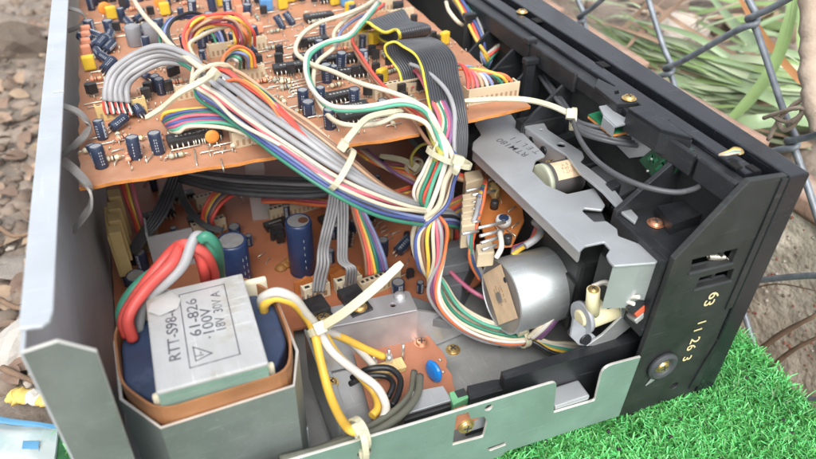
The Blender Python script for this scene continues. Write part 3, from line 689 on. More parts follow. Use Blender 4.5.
# ---- chassis tray
mb = MB()
plate(mb, 'z', 0.0105, [(-0.2575, 0.003), (-0.012, 0.003), (-0.012, DL), (-0.2575, DL)], ZINC, t=0.0012)
tray = mb.build('chassis_floor', DEV)
def pz(pts, y): return [tuple(Yp(u, v, y)[i] for i in (0, 2)) for u, v in pts]
outer = [(-0.2425, 0.050), *pz([(292, 459), (420, 421)], 0)]
outer += rounded(pz([(420, 421), (557, 380), (553, 411)], 0)[0:] , [0, 0.004, 0])[1:]
outer = [(-0.215, 0.0515), (-0.1502, 0.0494)] + rounded([(-0.1502, 0.0494), (-0.0920, 0.0477), (-0.0900, 0.0270), (-0.0695, 0.0258), (-0.0705, 0.0473), (-0.0515, 0.0460)], [0, .003, .0008, .001, .005, 0])[1:-1] + [(-0.0515, 0.0460), (-0.0525, 0.0075), (-0.1105, 0.0105), (-0.1115, 0.0085), (-0.1500, 0.0070), (-0.215, 0.006)]
hole1 = rounded(pz([(452, 444), (456, 414.5), (468, 411.5), (470, 418), (484, 415.5), (486.5, 421), (482.5, 436)], 0), [0, 0, 0, .0005, .001, .001, .001])
mb = MB(); c2 = Yp(489.5, 411, 0)
c2 = Yp(488, 406.5, 0); c3 = Yp(364, 452, 0)
plate(mb, 'y', 0.0, outer, ZINCG, [hole1, circle(c2.x, c2.z, 0.0017, 14), circle(c3.x, c3.z, 0.0028, 14), rounded(pz([(487, 447), (489, 450), (505, 444), (505, 441)], 0), .0003)], t=0.0012, bevel=0.0002, em=EDGE)
side = mb.build('side_plate', DEV); side['label'] = 'greenish grey steel side plate with rectangular cutouts'
# bent tabs seen through the cutouts, and the board corner behind the left one
mb = MB(); mb.box((-0.0885, 0.0008, 0.0255), (-0.0715, 0.010, 0.0285), PLATE, 0.0008); mb.build('bent_tab', side)
mb = MB(); mb.box((-0.1285, 0.004, 0.026), (-0.1175, 0.0052, 0.0415), PLATE, 0.0004); mb.build('bent_tab', side)
mb = MB(); plate(mb, 'y', 0.0035, [(-0.1345, 0.032), (-0.133, 0.0325), (-0.132, 0.0315), (-0.131, 0.033), (-0.129, 0.0325), (-0.124, 0.0345), (-0.1225, 0.038), (-0.1245, 0.0400), (-0.1345, 0.0400)], PCBS, t=0.0014); mb.build('board_corner', side)
screw(side, Yp(466, 426, 0.0025), (0, -1, 0.15), 0.0026)
mb = MB(); mb.box((-0.1340, 0.0045, 0.034), (-0.1285, 0.0056, 0.0425), COPPER, 0.0003); mb.build('board_bracket', side)
# ---- rear panel: wall, top flange with slit, near flange
mb = MB(); plate(mb, 'x', -0.2582, [(0.0, 0.004), (DL, 0.004), (DL, 0.1275), (0.0, 0.1275)], WALLM, t=0.0012, bevel=0.0002)
rear = mb.build('rear_panel', DEV); rear['label'] = 'long grey steel rear panel with a bright folded top flange'
fo = rounded([(-0.2585, 0.0085), (-0.2455, 0.0075), (-0.2445, DL), (-0.2590, DL)], [.001, .006, 0, 0])
mb = MB()
fo = [(-0.2590, 0.0100), (-0.2586, 0.0072), (-0.2535, 0.0062), (-0.2518, 0.0078), (-0.2511, 0.0115), (-0.2509, 0.1480), (-0.2545, 0.1484), (-0.2545, 0.1494), (-0.2509, 0.1492), (-0.2504, DL), (-0.2590, DL)]
plate(mb, 'z', 0.1285, fo, FLANGE, t=0.0012, bevel=0.0003); mb.build('top_flange', rear)
mb = MB(); plate(mb, 'y', 0.0002, [(-0.2582, 0.0285), (-0.2582, 0.1275), (-0.2500, 0.1285), (-0.2425, 0.1220), (-0.2440, 0.05), (-0.2440, 0.0285)][::-1], STEEL, t=0.0012, bevel=0.00025, em=EDGE); mb.build('near_flange', rear)
# flat straps: spring strips clipped over the rear edge of the upper board
def strap(pts, w, m, parent, name, wd=(0, 1, 0.25), t=0.0009):
    S = spline(pts, 8); mb = MB(); vs = []; W = Vector(wd).normalized()
    for i, p in enumerate(S):
        tt = (S[min(i+1, len(S)-1)] - S[max(i-1, 0)]).normalized(); nn = tt.cross(W).normalized(); sd = nn.cross(tt)
        vs += [p - sd*w/2 - nn*t/2, p + sd*w/2 - nn*t/2, p + sd*w/2 + nn*t/2, p - sd*w/2 + nn*t/2]
    n = len(S); fs = [(4*i+j, 4*i+(j+1) % 4, 4*i+4+(j+1) % 4, 4*i+4+j) for i in range(n-1) for j in range(4)] + [(0, 1, 2, 3), (4*n-4, 4*n-3, 4*n-2, 4*n-1)]
    return mb.add(vs, fs, m, False).build(name, parent)
CLIP = mat('grey spring steel', (0.30, 0.28, 0.26), 0.5, 0.4, 0.15)
strap([Z(62, 106, .124), Z(78, 112, .121), Z(88, 124, .117), Z(86, 134, .115), Z(74, 146, .113), Z(62, 156, .108)], 0.0034, CLIP, rear, 'spring_clip')
strap([Z(62, 160, .118), Z(76, 172, .117), Z(90, 190, .113), Z(90, 206, .108), Z(80, 222, .104), Z(74, 230, .100)], 0.0034, CLIP, rear, 'spring_clip')
strap([Z(68, 8, .124), Z(80, 12, .121), Z(85, 18, .117), Z(80, 26, .114), Z(68, 31, .112)], 0.0034, CLIP, rear, 'spring_clip')

# ---- front panel
front = empty('front_panel', (0, 0, 0), DEV); front['label'] = 'black plastic front panel with ribbed back and bezel'
def fx(x, k): return lambda y: x + k*y
def extr(parent, name, prof0, prof1, m, y0, y1, cap=True):
    """profile in xz swept along y, its corners moving in a straight line"""
    n = len(prof0); vs = [(a, y0, b) for a, b in prof0] + [(a, y1, b) for a, b in prof1]
    fs = [(i, (i+1) % n, n+(i+1) % n, n+i) for i in range(n)] + [tuple(range(n))[::-1], tuple(range(n, 2*n))]
    mb = MB().add(vs, fs, m)
    o = mb.build(name, parent); 
    bv = o.modifiers.new('bevel', 'BEVEL'); bv.width = 0.0005; bv.segments = 2; bv.limit_method = 'ANGLE'; bv.angle_limit = 0.6
    return o
def tap(prof, ks, y0, y1):
    return [(a + k*y0, b) for (a, b), k in zip(prof, ks)], [(a + k*y1, b) for (a, b), k in zip(prof, ks)]
KO, KG, KB = 0.037, -0.004, -0.020
def span(name, prof, ks, m, y0=0.0, y1=DL, parent=front): p0, p1 = tap(prof, ks, y0, y1); return extr(parent, name, p0, p1, m, y0, y1)
span('bezel', [(-0.0088, 0.001), (0.0014, 0.001), (0.0014, 0.1240), (0.0006, 0.1250), (-0.0088, 0.1252)], [KG, KO, KO, KO, KG], BLKG, -0.001)
span('groove', [(-0.0125, 0.020), (-0.0090, 0.020), (-0.0090, 0.1175), (-0.0125, 0.1175)], [KG]*4, BLK, 0.003)
span('ledge', [(-0.0205, 0.114), (-0.0125, 0.114), (-0.0125, 0.1232), (-0.0142, 0.1240), (-0.0205, 0.1240)], [-.010, KG, KG, KG, -.010], BLKG, 0.0075)
span('ledge_step', [(-0.0272, 0.1160), (-0.0207, 0.1160), (-0.0207, 0.1222), (-0.0272, 0.1222)], [KB, -.010, -.010, KB], BLK, 0.003)
span('back_wall', [(-0.0235, 0.012), (-0.0215, 0.012), (-0.0215, 0.116), (-0.0235, 0.116)], [-.015]*4, BLKM, 0.003)
# rear lip of the ledge, broken where the tabs are
for y0, y1 in ((0.0035, 0.0225), (0.0245, 0.052), (0.104, DL)):
    span('ledge_lip', [(-0.0292, 0.1145), (-0.0274, 0.1145), (-0.0274, 0.1242), (-0.0292, 0.1238)], [KB]*4, BLK, y0, y1)
# near cheek with its slots
ck = [(-0.0090, 0.0010), (-0.0090, 0.1252), (-0.0275, 0.1268), (-0.0506, 0.0975), (-0.0512, 0.046), (-0.0525, 0.0078), (-0.045, 0.0035)]
slots = [pz([(690, 272.5), (692.5, 260), (738, 248.5), (732, 262.5)], 0), pz([(695, 289), (700, 278), (734, 269), (730.5, 280)], 0), circle(*[Yp(674, 386, 0)[i] for i in (0, 2)], 0.0022, 16)]
mb = MB(); plate(mb, 'y', 0.0013, ck, BLKM, slots, t=0.0026, bevel=0.0003); cheek = mb.build('cheek_plate', front)
for s in slots[:2]:                                  # sills of the slots
    a, b = s[0], s[3]; mb = MB(); mb.prism([(a[0]-.0006, a[1]-.0002), (b[0]+.0004, b[1]-.0002), (b[0]+.0004, b[1]-.0009), (a[0]-.0006, a[1]-.0009)], -0.0004, 0.004, DARK, 'y'); mb.build('slot_sill', cheek)
mb = MB(); plate(mb, 'y', -0.0003, [(-.0145, .0100), (-.0120, .0260), (-.0085, .0420), (-.0085, .0100)], BLK, t=0.0012); plate(mb, 'y', -0.0002, [(-.0125, .060), (-.0088, .060), (-.0088, .1245), (-.0120, .1248)], BLK, t=0.0010); mb.build('edge_rail', cheek)
# spring seen in the upper slot
S = []; A, B = Yp(708, 256.5, 0.004), Yp(724, 257.5, 0.004)
for i in range(70):
    t = i/69; q = A.lerp(B, t); a = t*11*6.283; S.append(q + Vector((0, math.cos(a), math.sin(a)))*0.0012)
S += [Yp(729, 259, 0.002), Yp(729, 264, 0.001)]
MB().tube(S, 0.00042, LEAD, 5).build('coil_spring', front)
# screw boss, small arrow mark, foot
sb = Yp(660.5, 364, 0); M = frame((1, 0, 0), (0, 0, 1), (sb.x, -0.0003, sb.z))
MB().lathe([(0.0072, 0), (0.0072, 0.0018), (0.0060, 0.0026), (0.0046, 0.0022), (0.0042, 0.0006)], DARK, 24, M).build('screw_boss', cheek)
screw(cheek, (sb.x, -0.0010, sb.z), (0, -1, 0), 0.0027)
a = Yp(651, 379, 0); mb = MB(); plate(mb, 'y', -0.0006, [(a.x-.0026, a.z-.0026), (a.x+.001, a.z-.0008), (a.x+.0024, a.z+.0026), (a.x-.0008, a.z+.0008)], ZINC, t=0.0006); mb.build('mould_mark', cheek)
mb = MB(); mb.box((-0.0105, 0.0, -0.0035), (-0.003, 0.006, 0.0025), BLK, 0.0006); mb.build('foot', front)
# cream numerals stuck to the cheek
for ch, u, v, s, rot in (('6', 713.5, 295.5, 0.0078, -95), ('3', 708.5, 303, 0.0078, -95), ('1', 701.5, 322.5, 0.0062, -90), ('1', 697.5, 330, 0.0062, -90), ('2', 694.5, 340.5, 0.0070, -92), ('6', 691, 347.5, 0.0070, -92), ('3', 686.5, 358.5, 0.0068, -92)):
    p = Yp(u, v, -0.0004); mb = MB(); M = Matrix.Translation(p) @ PL['y'] @ Matrix.Rotation(math.radians(rot), 4, 'Z'); text(mb, ch, s, M, GOLD, 1.1); mb.build('numeral', cheek)
# ribs: gussets from the ledge to the mechanism side
def rib(y, zb=0.046, t=0.0018, xl=-0.0520, zt=0.0970):
    o = MB(); xb = -0.0275 + KB*y
    plate(o, 'y', y, [(-0.0220, zb), (-0.0220, 0.1150), (xb - 0.0005, 0.1150), (xb - 0.0022, 0.1150), (xl, zt), (xl, zb)], BLK, t=t, bevel=0.0003)
    return o.build('rib', front)
rib(0.0345, 0.07, 0.0024)
for y in (0.112, 0.139, 0.160, 0.188, 0.325, 0.37): rib(y, 0.06, 0.0016)
# cell floor with raised block and screw
mb = MB(); mb.box((-0.0505, 0.0028, 0.0925), (-0.0220, 0.0335, 0.0950), BLK, 0.0003); cell = mb.build('cell_floor', front)
pb = [Z(u, v, 0.099) for u, v in ((657, 208), (700, 199), (716, 211), (672, 227))]
mb = MB(); mb.prism([(p.x, p.y) for p in pb], 0.0945, 0.1000, BLK); ob = mb.build('raised_block', cell)
screw(cell, Z(655.5, 223.5, 0.0952), (0, 0, 1), 0.0026, mat('copper screw', (0.62, 0.30, 0.18), 0.35, 0.8))
mb = MB(); mb.box((-0.0522, 0.0028, 0.055), (-0.0505, 0.0335, 0.0950), BLK, 0.0003); mb.build('cell_wall', front)
# bottom rail of the front frame running behind the side plate
t0, t1, t2, t3 = [Z(u, v, 0.043) for u, v in ((501, 371.5), (640, 329), (640, 340), (505, 379.5))]
mb = MB(); mb.prism([(p.x, p.y) for p in (t0, t1, t2, t3)], 0.012, 0.043, BLK); mb.build('frame_rail', front)
q = [Z(u, v, 0.036) for u, v in ((467, 386), (492, 380), (503, 379), (503, 390), (470, 400))]
mb = MB(); mb.prism([(p.x, p.y) for p in q], 0.012, 0.036, BLK); mb.build('frame_rail', front)
# near plate with screw, tab, bracket and little green board
pl = [Z(u, v, 0.1235) for u, v in ((597, 79), (622, 98), (645, 110), (640, 104), (655, 112), (672, 122), (661, 122), (639, 104), (617, 106), (594, 91))]
mb = MB()
plate(mb, 'z', 0.1232, [tuple(Z(u, v, 0.1238)[:2]) for u, v in ((598, 79), (614, 87), (619, 85), (671, 120), (664, 122), (641, 106), (637, 103), (617, 105), (595, 87))], BLK, [[tuple(Z(u, v, 0.1238)[:2]) for u, v in ((614, 92), (618, 91), (619, 94), (615, 95))]], t=0.002, bevel=0.0003); mb.build('screw_plate', front)
screw(front, Z(629, 98.5, 0.1245), (0, 0, 1), 0.0024)
for s_ in ((595, 87, 617, 105), (617, 105, 637, 103)):
    a, b = Z(s_[0], s_[1], 0.1235), Z(s_[2], s_[3], 0.1235); mb = MB(); d = (b-a); nn = Vector((-d.y, d.x, 0)).normalized()*0.0012
    mb.prism([(a.x, a.y), (b.x, b.y), (b.x+nn.x, b.y+nn.y), (a.x+nn.x, a.y+nn.y)], 0.1175, 0.1232, BLK); mb.build('plate_edge', front)
mb = MB(); plate(mb, 'z', 0.1258, rounded([tuple(Z(u, v, 0.1258)[:2]) for u, v in ((627, 110), (643, 107), (672, 126), (692, 140), (660, 131))], .0008), BLKG, t=0.0022, bevel=0.0003); mb.build('finger_tab', front)
a, b = Z(627, 111, 0.1255), Z(660, 132, 0.1255); mb = MB(); mb.prism([(a.x, a.y), (b.x, b.y), (b.x+.001, b.y+.001), (a.x+.001, a.y+.001)], 0.1165, 0.1252, BLK); mb.build('tab_web', front)
a, b = Z(660, 132, 0.1255), Z(692, 141, 0.1255); mb = MB(); mb.prism([(a.x, a.y), (b.x, b.y), (b.x+.001, b.y+.001), (a.x+.001, a.y+.001)], 0.1165, 0.1252, BLK); mb.build('tab_web', front)
# lever switch board
gb = MB(); plate(gb, 'z', 0.1140, [tuple(Z(u, v, 0.114)[:2]) for u, v in ((588, 115), (601, 111), (645, 121), (650, 127), (612, 134))], PCBG, t=0.0008)
plate(gb, 'z', 0.1130, [tuple(Z(u, v, 0.114)[:2]) for u, v in ((588, 115), (601, 111), (645, 121), (650, 127), (612, 134))], PCBE, t=0.0012); swb = gb.build('switch_board', front)
gb = MB(); plate(gb, 'z', 0.1195, [tuple(Z(u, v, 0.1195)[:2]) for u, v in ((599, 107), (610, 105), (616, 109), (612, 111), (624, 118), (632, 117), (635, 122), (616, 127), (603, 115))], PLATE, t=0.001, bevel=.0002)
a, b = Z(603, 116, .1195), Z(615, 127, .1195); gb.prism([(a.x, a.y), (b.x, b.y), (b.x+.0008, b.y+.0008), (a.x+.0008, a.y+.0008)], 0.1145, 0.1192, PLATE); gb.build('steel_bracket', swb)
# green solder-mask board in the next cell
gp = [Xp(u, v, -.0272) for u, v in ((640, 160), (662, 141), (694, 150), (670, 180), (662, 188))]
gb = MB(); plate(gb, 'x', -0.0272, [tuple(p[1:]) for p in gp][::-1], GTRACE, t=0.0012); tb = gb.build('trace_board', front)
tr = MB()
for pts in (((648, 160), (653, 155), (653, 163), (658, 159)), ((661, 163), (668, 156), (671, 160)), ((656, 170), (664, 163), (664, 172), (672, 164))):
    S = [Xp(u, v, -.0280) for u, v in pts]
    for a, b in zip(S, S[1:]):
        d = (b-a).normalized(); nn = Vector((0, -d.z, d.y))*0.0007; tr.prism([tuple((a-nn)[1:]), tuple((b-nn)[1:]), tuple((b+nn)[1:]), tuple((a+nn)[1:])], -0.0281, -0.0277, PCBG, 'x')
tr.build('trace', tb)
for u, v in ((652, 159), (648, 171), (659, 172), (664, 175), (667, 171), (662, 177), (666, 179)):
    mb = MB(); p = Xp(u, v, -0.0278); mb.lathe([(0.0008, 0), (0.0006, 0.0005), (0.00005, 0.0008)], SOLDER, 8, frame((0, -1, 0), (0, 0, 1), p)); mb.build('solder_joint', tb)
mb = MB(); plate(mb, 'x', -0.0262, [tuple(Xp(u, v, -.0262)[1:]) for u, v in ((606, 134), (640, 126), (668, 138), (646, 156), (630, 158))][::-1], PLATE, t=0.001); mb.build('pale_panel', front)
# cable posts along the rim
def post(u0, v0, u1, v1, w, ztop, name='cable_post'):
    a = Z(u0, v0, ztop); mb = MB(); mb.box((a.x - w/2, a.y - 0.0015, 0.085), (a.x + w/2, a.y + 0.0015, ztop - 0.002), BLK, 0.0004)
    mb.box((a.x - w*0.75, a.y - 0.0022, ztop - 0.003), (a.x + w*0.75, a.y + 0.0022, ztop), BLK, 0.0006); mb.build(name, front)
post(531, 58, 531, 85, 0.0052, 0.120); post(531, 38, 531, 50, 0.0040, 0.126); post(470, 13, 470, 30, 0.0050, 0.122); post(468, 128, 0, 0, .004, .08)
screw(front, Z(522, 12, 0.1245), (0, 0, 1), 0.0024)
for u, v in ((537, 20), (603, 64)):
    p = Z(u, v, 0.1243); mb = MB(); mb.box((p.x-.0022, p.y-.003, .1238), (p.x+.0022, p.y+.003, .12445), mat('painted opening shade', (.003, .003, .003), .9), 0); mb.build('latch_recess', front)  # black patch on the ledge, painting the shade of an opening
for u, v, s in ((753, 168, 0.0016), (735, 165, .0016)):
    p = Z(u, v, 0.1243); mb = MB(); mb.box((p.x-s, p.y-s*1.4, .1238), (p.x+s, p.y+s*1.4, .12445), mat('painted opening shade', (.003, .003, .003), .9), 0); mb.build('latch_recess', front)  # same painted opening shade, smaller patches
# frayed lead end on the ledge
p = Z(737, 151, 0.1265); mb = MB(); mb.lathe([(0.0020, -0.0007), (0.0026, 0), (0.0020, 0.0007), (0.0012, 0.0004), (0.0012, -0.0004)], BRASS, 14, Matrix.Translation(p)); mb.build('ring_terminal', front)
for k, c in enumerate(('yellow', 'beige', 'teal', 'beige')):
    a = k*0.5; wire([Z(719, 155, .127), Z(727, 152 + k*.8, .1285), Z(734, 149 + k*1.4, .1285), Z(740, 150 + k*1., .1268)], 0.00045, c, front, 'lead_strand')

# ---- cassette mechanism: stamped plates and what they carry
mech = empty('cassette_mechanism', (0, 0, 0), DEV); mech['label'] = 'stamped silver mechanism plate with motors'
ZM = 0.092
def zp(pts, z): return [tuple(Z(u, v, z)[:2]) for u, v in pts]
main = zp([(478, 118), (511, 115), (518, 125), (524, 135), (544, 155), (545, 157), (536, 161), (532, 172), (546, 186), (567, 195), (581, 192), (594, 189), (605, 206), (602, 211), (584, 209), (582, 212), (594, 223), (606, 222), (617, 230), (618, 237), (650, 249), (660, 258), (656, 264), (614, 267), (609, 262), (606, 256), (610, 250), (604, 243), (585, 247), (579, 253), (472, 150), (473, 143), (481, 136), (480, 132), (475, 124)], ZM)
mb = MB(); plate(mb, 'z', ZM, rounded(main, 0.0006, 2), PLATE, t=0.0013, bevel=0.0004); mp = mb.build('main_plate', mech)
# skirt bent down along the rear edge and the near end
def skirt(pts, z, dz, parent, name='plate_skirt', m=PLATE, off=0.0):
    P = [Z(u, v, z) for u, v in pts]; mb = MB()
    vs = []
    for p in P: vs += [(p.x, p.y, z), (p.x, p.y, z-dz), (p.x+0.0011, p.y+0.0004, z-dz), (p.x+0.0011, p.y+0.0004, z)]
    n = len(P); fs = [(4*i+j, 4*i+4+j, 4*i+4+(j+1) % 4, 4*i+(j+1) % 4) for i in range(n-1) for j in range(4)] + [(0, 1, 2, 3), (4*n-4, 4*n-3, 4*n-2, 4*n-1)]
    return mb.add(vs, fs, m).build(name, parent)
skirt([(473, 151), (500, 176), (527, 202), (556, 230), (579, 253)], ZM - .0006, 0.0048, mp)
skirt([(613, 266), (640, 265.5), (656, 263.5), (660, 259)], ZM - .0006, 0.022, mp)
for u, v, dx, dy, s_, off in ((519.5, 153, 0, 0, 0.0088, 0), ):
    pass
base = Vector(Z(513, 152, ZM + 0.0007)); rd = (Z(500.5, 140.5, ZM) - Z(526, 155, ZM)).normalized(); upv = Vector((-rd.y, rd.x, 0))
mb = MB(); text(mb, 'RTM180', 0.0056, frame(rd, upv, Z(512.5, 147.3, ZM + .00068)), INKG, 1.0); mb.build('stamped_text', mp)
mb = MB(); text(mb, 'T E L 1 1', 0.0052, frame(rd, upv, Z(525, 145, ZM + .00068)), INKG, 0.95); mb.build('stamped_text', mp)
# second strip plate
strip = zp([(524, 127), (544, 124), (548, 131), (582, 153), (584, 158), (580, 163), (590, 170), (612, 188), (624, 203), (638, 218), (635, 224), (622, 214), (602, 192), (580, 174), (566, 156), (552, 147)], ZM + .004)
mb = MB(); hs_ = [circle(*Z(561, 146, ZM+.004)[:2], 0.0021, 12), circle(*Z(541, 131, ZM+.004)[:2], 0.0009, 10), circle(*Z(624, 207, ZM+.004)[:2], .0021, 12)]
plate(mb, 'z', ZM + .004, rounded(strip, .0006, 2), PLATE, hs_, t=0.0013, bevel=0.0003); sp = mb.build('strip_plate', mech)
skirt([(524, 127), (552, 147), (566, 156)], ZM + .0034, 0.012, sp, m=ALU)
for u, v in ((534, 140), (546, 150)):
    p = Z(u, v, ZM - .001); mb = MB(); M = frame((0, 1, 0), (0, 0, 1), (p.x - .0016, p.y, p.z)); mb.lathe([(.0022, -.0004), (.0022, .0005)], BLK, 14, M); mb.build('round_hole', sp)  # solid black disc paints the shade of a hole
# solenoid drum with its label
def cyl(p0, p1, r, m, n=28, prof=None):
    d = (p1-p0); M = frame(d.orthogonal(), d.cross(d.orthogonal()), p0); return M, d.length
A = Z(541, 182, 0.087); B = A + (Z(572, 175, 0.087) - Z(541, 182, 0.087)).normalized()*0.0185
M, Ld = cyl(A, B, 0, None); rS = 0.0082
mb = MB(); GRY = mat('grey solenoid wrap', (0.20, 0.19, 0.19), 0.5, 0, 0.1)
mb.lathe([(rS*0.9, -.0002), (rS*1.02, 0), (rS*1.02, Ld*0.12), (rS, Ld*0.12), (rS, Ld), (rS*.8, Ld)], GRY, 30, M, mats=[mat('pale green bobbin', (0.44, 0.47, 0.36), 0.5)]*3 + [GRY]*2)
sol = mb.build('solenoid', mech)
# wrap-around label on the upper face
dirv = (B-A).normalized(); u_ = Vector((0, 0, 1)).cross(dirv).normalized(); w_ = dirv.cross(u_)
vs = []; n = 10
for i in range(n+1):
    a = math.radians(80 + 70*i/n)
    for t in (0.22, 0.92): vs.append(A + dirv*Ld*t + (u_*math.cos(a) + w_*math.sin(a))*rS*1.012)
mb = MB().add(vs, [(2*i, 2*i+2, 2*i+3, 2*i+1) for i in range(n)], LABELP, True); mb.build('paper_label', sol)
for k, s_ in enumerate(('1-2310', '4-60-5', '6. B')):
    a = math.radians(128 - 13*k); nrm = u_*math.cos(a) + w_*math.sin(a); q = A + dirv*Ld*0.55 + nrm*rS*1.02
    mb = MB(); text(mb, s_, 0.0022, frame(dirv, nrm.cross(dirv), q), INKB); mb.build('label_print', sol)
# big motor can
MA = Z(501, 297, 0.046); axis = (Z(577, 276, 0.046) - MA); axis.normalize(); _v = (MA - CP).normalized(); axis = (axis - _v*axis.dot(_v)).normalized()*0.895 + _v*0.446; axis.normalize(); rM = 0.0176; LM = 0.035
MBv = MA + axis*LM; M, _ = cyl(MA, MBv, 0, None)
CAN = mat('zinc motor can', (0.48, 0.51, 0.52), 0.44, 0.7, 0.12, 35, 0.00004, 200, col2=(0.46, 0.51, 0.53), c2scale=45, c2pos=(0.45, 0.7), wear=0.6)
ENDC = mat('dull motor end', (0.36, 0.33, 0.31), 0.5, 0.5, 0.1, 60)
mb = MB(); mb.lathe([(rM*0.93, 0.0004), (rM*0.965, -0.0004), (rM, 0.0), (rM, LM*0.96), (rM*0.97, LM), (rM*0.6, LM)], CAN, 48, M); motor = mb.build('drive_motor', mech)
mb = MB(); mb.lathe([(rM*0.945, 0.0001), (rM*0.945, 0.00055), (0.0030, 0.0004), (0.0026, -0.0012)], ENDC, 40, M); mb.build('motor_end', motor)
nE = -axis; xr = Vector((0, 0, 1)) - nE*nE.z; xr.normalize(); yr = nE.cross(xr)   # label on the end face
q0 = [Z(u, v, 0.047) for u, v in ()]
def onplane(u, v, p0, n):
    d = ray(u, v); t = (p0 - CP).dot(n)/d.dot(n); return CP + d*t
lp = [onplane(u, v, MA - axis*0.0009, axis) for u, v in ((482.5, 275), (501, 264), (518, 318), (499, 325))]
mb = MB().add(lp, [(0, 1, 2, 3)], LABELP); mb.build('paper_label', motor)
ld = (lp[3]-lp[0]).normalized(); lu = nE.cross(ld)
for k, s_ in enumerate(('LOT 8L 03', 'MADE IN', 'DC 12V CW', '2400 RPM')):
    c = (lp[0]+lp[1]+lp[2]+lp[3])/4 + (lp[1]-lp[0]).normalized()*(0.0036 - 0.0024*k); mb = MB(); text(mb, s_, 0.0018, frame(ld, nE.cross(ld), c - axis*0.0001), INKB); mb.build('label_print', motor)
mb = MB(); hp = onplane(505, 280, MA - axis*.001, axis); mb.lathe([(.0014, 0), (.0010, .0003), (.0004, .0001)], SHADEK, 10, frame(xr, yr, hp)); mb.build('shaft_hole', motor)  # dark ring paints the shade inside the hole
# bracket carrying the cream drum, near end of the mechanism
CREAMD = mat('cream plastic drum', (0.72, 0.66, 0.42), 0.45, 0, 0.06, 60)
bp = Yp(627, 291, 0.016)
mb = MB(); plate(mb, 'y', 0.0145, pz([(614, 262), (656, 262), (662, 282), (640, 318), (606, 345), (586, 345), (602, 334), (621, 316), (619, 290)], 0.0145), ZINC, t=0.0012, bevel=.0002); brk = mb.build('mounting_bracket', mech)
screw(brk, Yp(622, 275, 0.0132), (0, -1, 0.3), 0.0030, BRASS)
DA = Yp(583, 317, 0.020); DB = DA + Vector((0.022, 0.001, 0.001)); M, Ld2 = cyl(DA, DB, 0, None)
mb = MB(); mb.lathe([(0.0048, 0), (0.0058, 0.0004), (0.0058, Ld2), (0.005, Ld2)], CREAMD, 28, M); drum = mb.build('plastic_drum', mech)
mb = MB(); tp = Yp(593.5, 289.5, 0.018); mb.tube([Yp(592, 313, .018), tp], [0.0031, 0.0027], CREAMD, 16); mb.build('drum_boss', drum)
d = (tp - Yp(592, 313, .018)).normalized(); screw(drum, tp, d, 0.0017, BRASS)
M2 = frame((DB-DA).orthogonal(), (DB-DA).cross((DB-DA).orthogonal()), DA - (DB-DA).normalized()*0.0012)
GRP = mat('grey nylon collar', (0.33, 0.35, 0.38), 0.5); mb = MB(); mb.lathe([(0.0042, 0), (0.0071, 0), (0.0071, 0.0020), (0.0042, 0.0020)], GRP, 28, M2); mb.build('drum_collar', drum)
mb = MB(); mb.lathe([(0.0038, 0.0), (0.0037, -0.0006), (0.003, -0.001), (0.0001, -0.001)], CREAMD, 22, M2); mb.build('drum_cap', drum)
for u, v, y in ((575, 333, .018), (584, 338, .016)):
    mb = MB(); p = Yp(u, v, y); mb.lathe([(.0024, -.002), (.0028, 0), (.0024, .002)], BLK, 14, frame((1, 0, 0), (0, 0.3, 1), p)); mb.build('rubber_grommet', drum)
mb = MB(); plate(mb, 'y', 0.0160, pz([(573, 318), (590, 332), (600, 340), (596, 346), (578, 344), (570, 336)], .016), GRP, t=0.0012); mb.build('collar_arm', drum)
# leaf switch at the corner
sw = MB(); q = Yp(640, 297, 0.009); M = frame((0.85, 0.1, 0.5), (-0.4, 0.3, 0.8), q)
sw.box((-.0075, -.002, -.003), (.0075, .0025, .003), BLK, .0005, M); swo = sw.build('leaf_switch', mech)
sw = MB(); sw.box((-.0065, -.0045, -.0032), (.0045, -.002, .0032), mat('red phenolic strip', (0.45, 0.09, 0.04), 0.5), .0003, M); sw.build('switch_insulator', swo)
sw = MB(); sw.box((-.0080, -.0072, -.0030), (.0040, -.0048, .0028), ZINC, .0005, M); sw.build('switch_leaf', swo)
sw = MB(); q = Yp(650, 283, 0.010); sw.box((-.0045, -.004, -.004), (.0045, .004, .004), BLK, .001, frame((0.85, 0.1, 0.5), (-0.4, 0.3, 0.8), q)); sw.build('switch_body', swo)
wire([Yp(592, 286, .02), Yp(607, 282, .018), Yp(620, 296, .012), Yp(639, 297, .005)], 0.00085, 'white', mech); wire([Yp(590, 288, .02), Yp(605, 283, .019), Yp(618, 299, .012), Yp(634, 304, .005)], 0.00085, 'white', mech)
screw(mech, Yp(650, 321, 0.006), (0, -1, 0.2), 0.0016, BRASS)
# dark innards under and beside the plates
mb = MB(); mb.box((-0.062, 0.035, 0.030), (-0.028, 0.28, 0.070), BLKM, 0.002); mb.build('mechanism_body', mech)
def zbox(pts, z0, z1, m, name, parent):
    mb = MB(); mb.prism([tuple(Z(u, v, z1)[:2]) for u, v in pts], z0, z1, m); o = mb.build(name, parent)
    b = o.modifiers.new('bevel', 'BEVEL'); b.width = 0.0005; b.segments = 2; return o
zbox([(516, 118), (560, 110), (566, 116), (524, 124)], .08, .098, BLK, 'guide_block', mech)
zbox([(553, 137), (574, 129), (580, 133), (560, 142)], .086, .094, BLK, 'guide_block', mech)
zbox([(566, 150), (590, 146), (610, 160), (585, 165)], .080, .090, BLK, 'guide_block', mech)
zbox([(590, 168), (612, 160), (640, 186), (620, 196)], .080, .089, DARK, 'guide_block', mech)
zbox([(606, 182), (616, 178), (622, 184), (613, 189)], .088, .098, BLK, 'guide_lug', mech)
zbox([(584, 212), (602, 212), (606, 221), (594, 222)], .080, .0885, DARK, 'guide_lug', mech)
zbox([(600, 252), (640, 248), (650, 262), (618, 270)], .055, .082, BLKM, 'guide_block', mech)
zbox([(543, 246), (600, 240), (612, 256), (575, 285)], .040, .060, BLKM, 'motor_mount', mech)
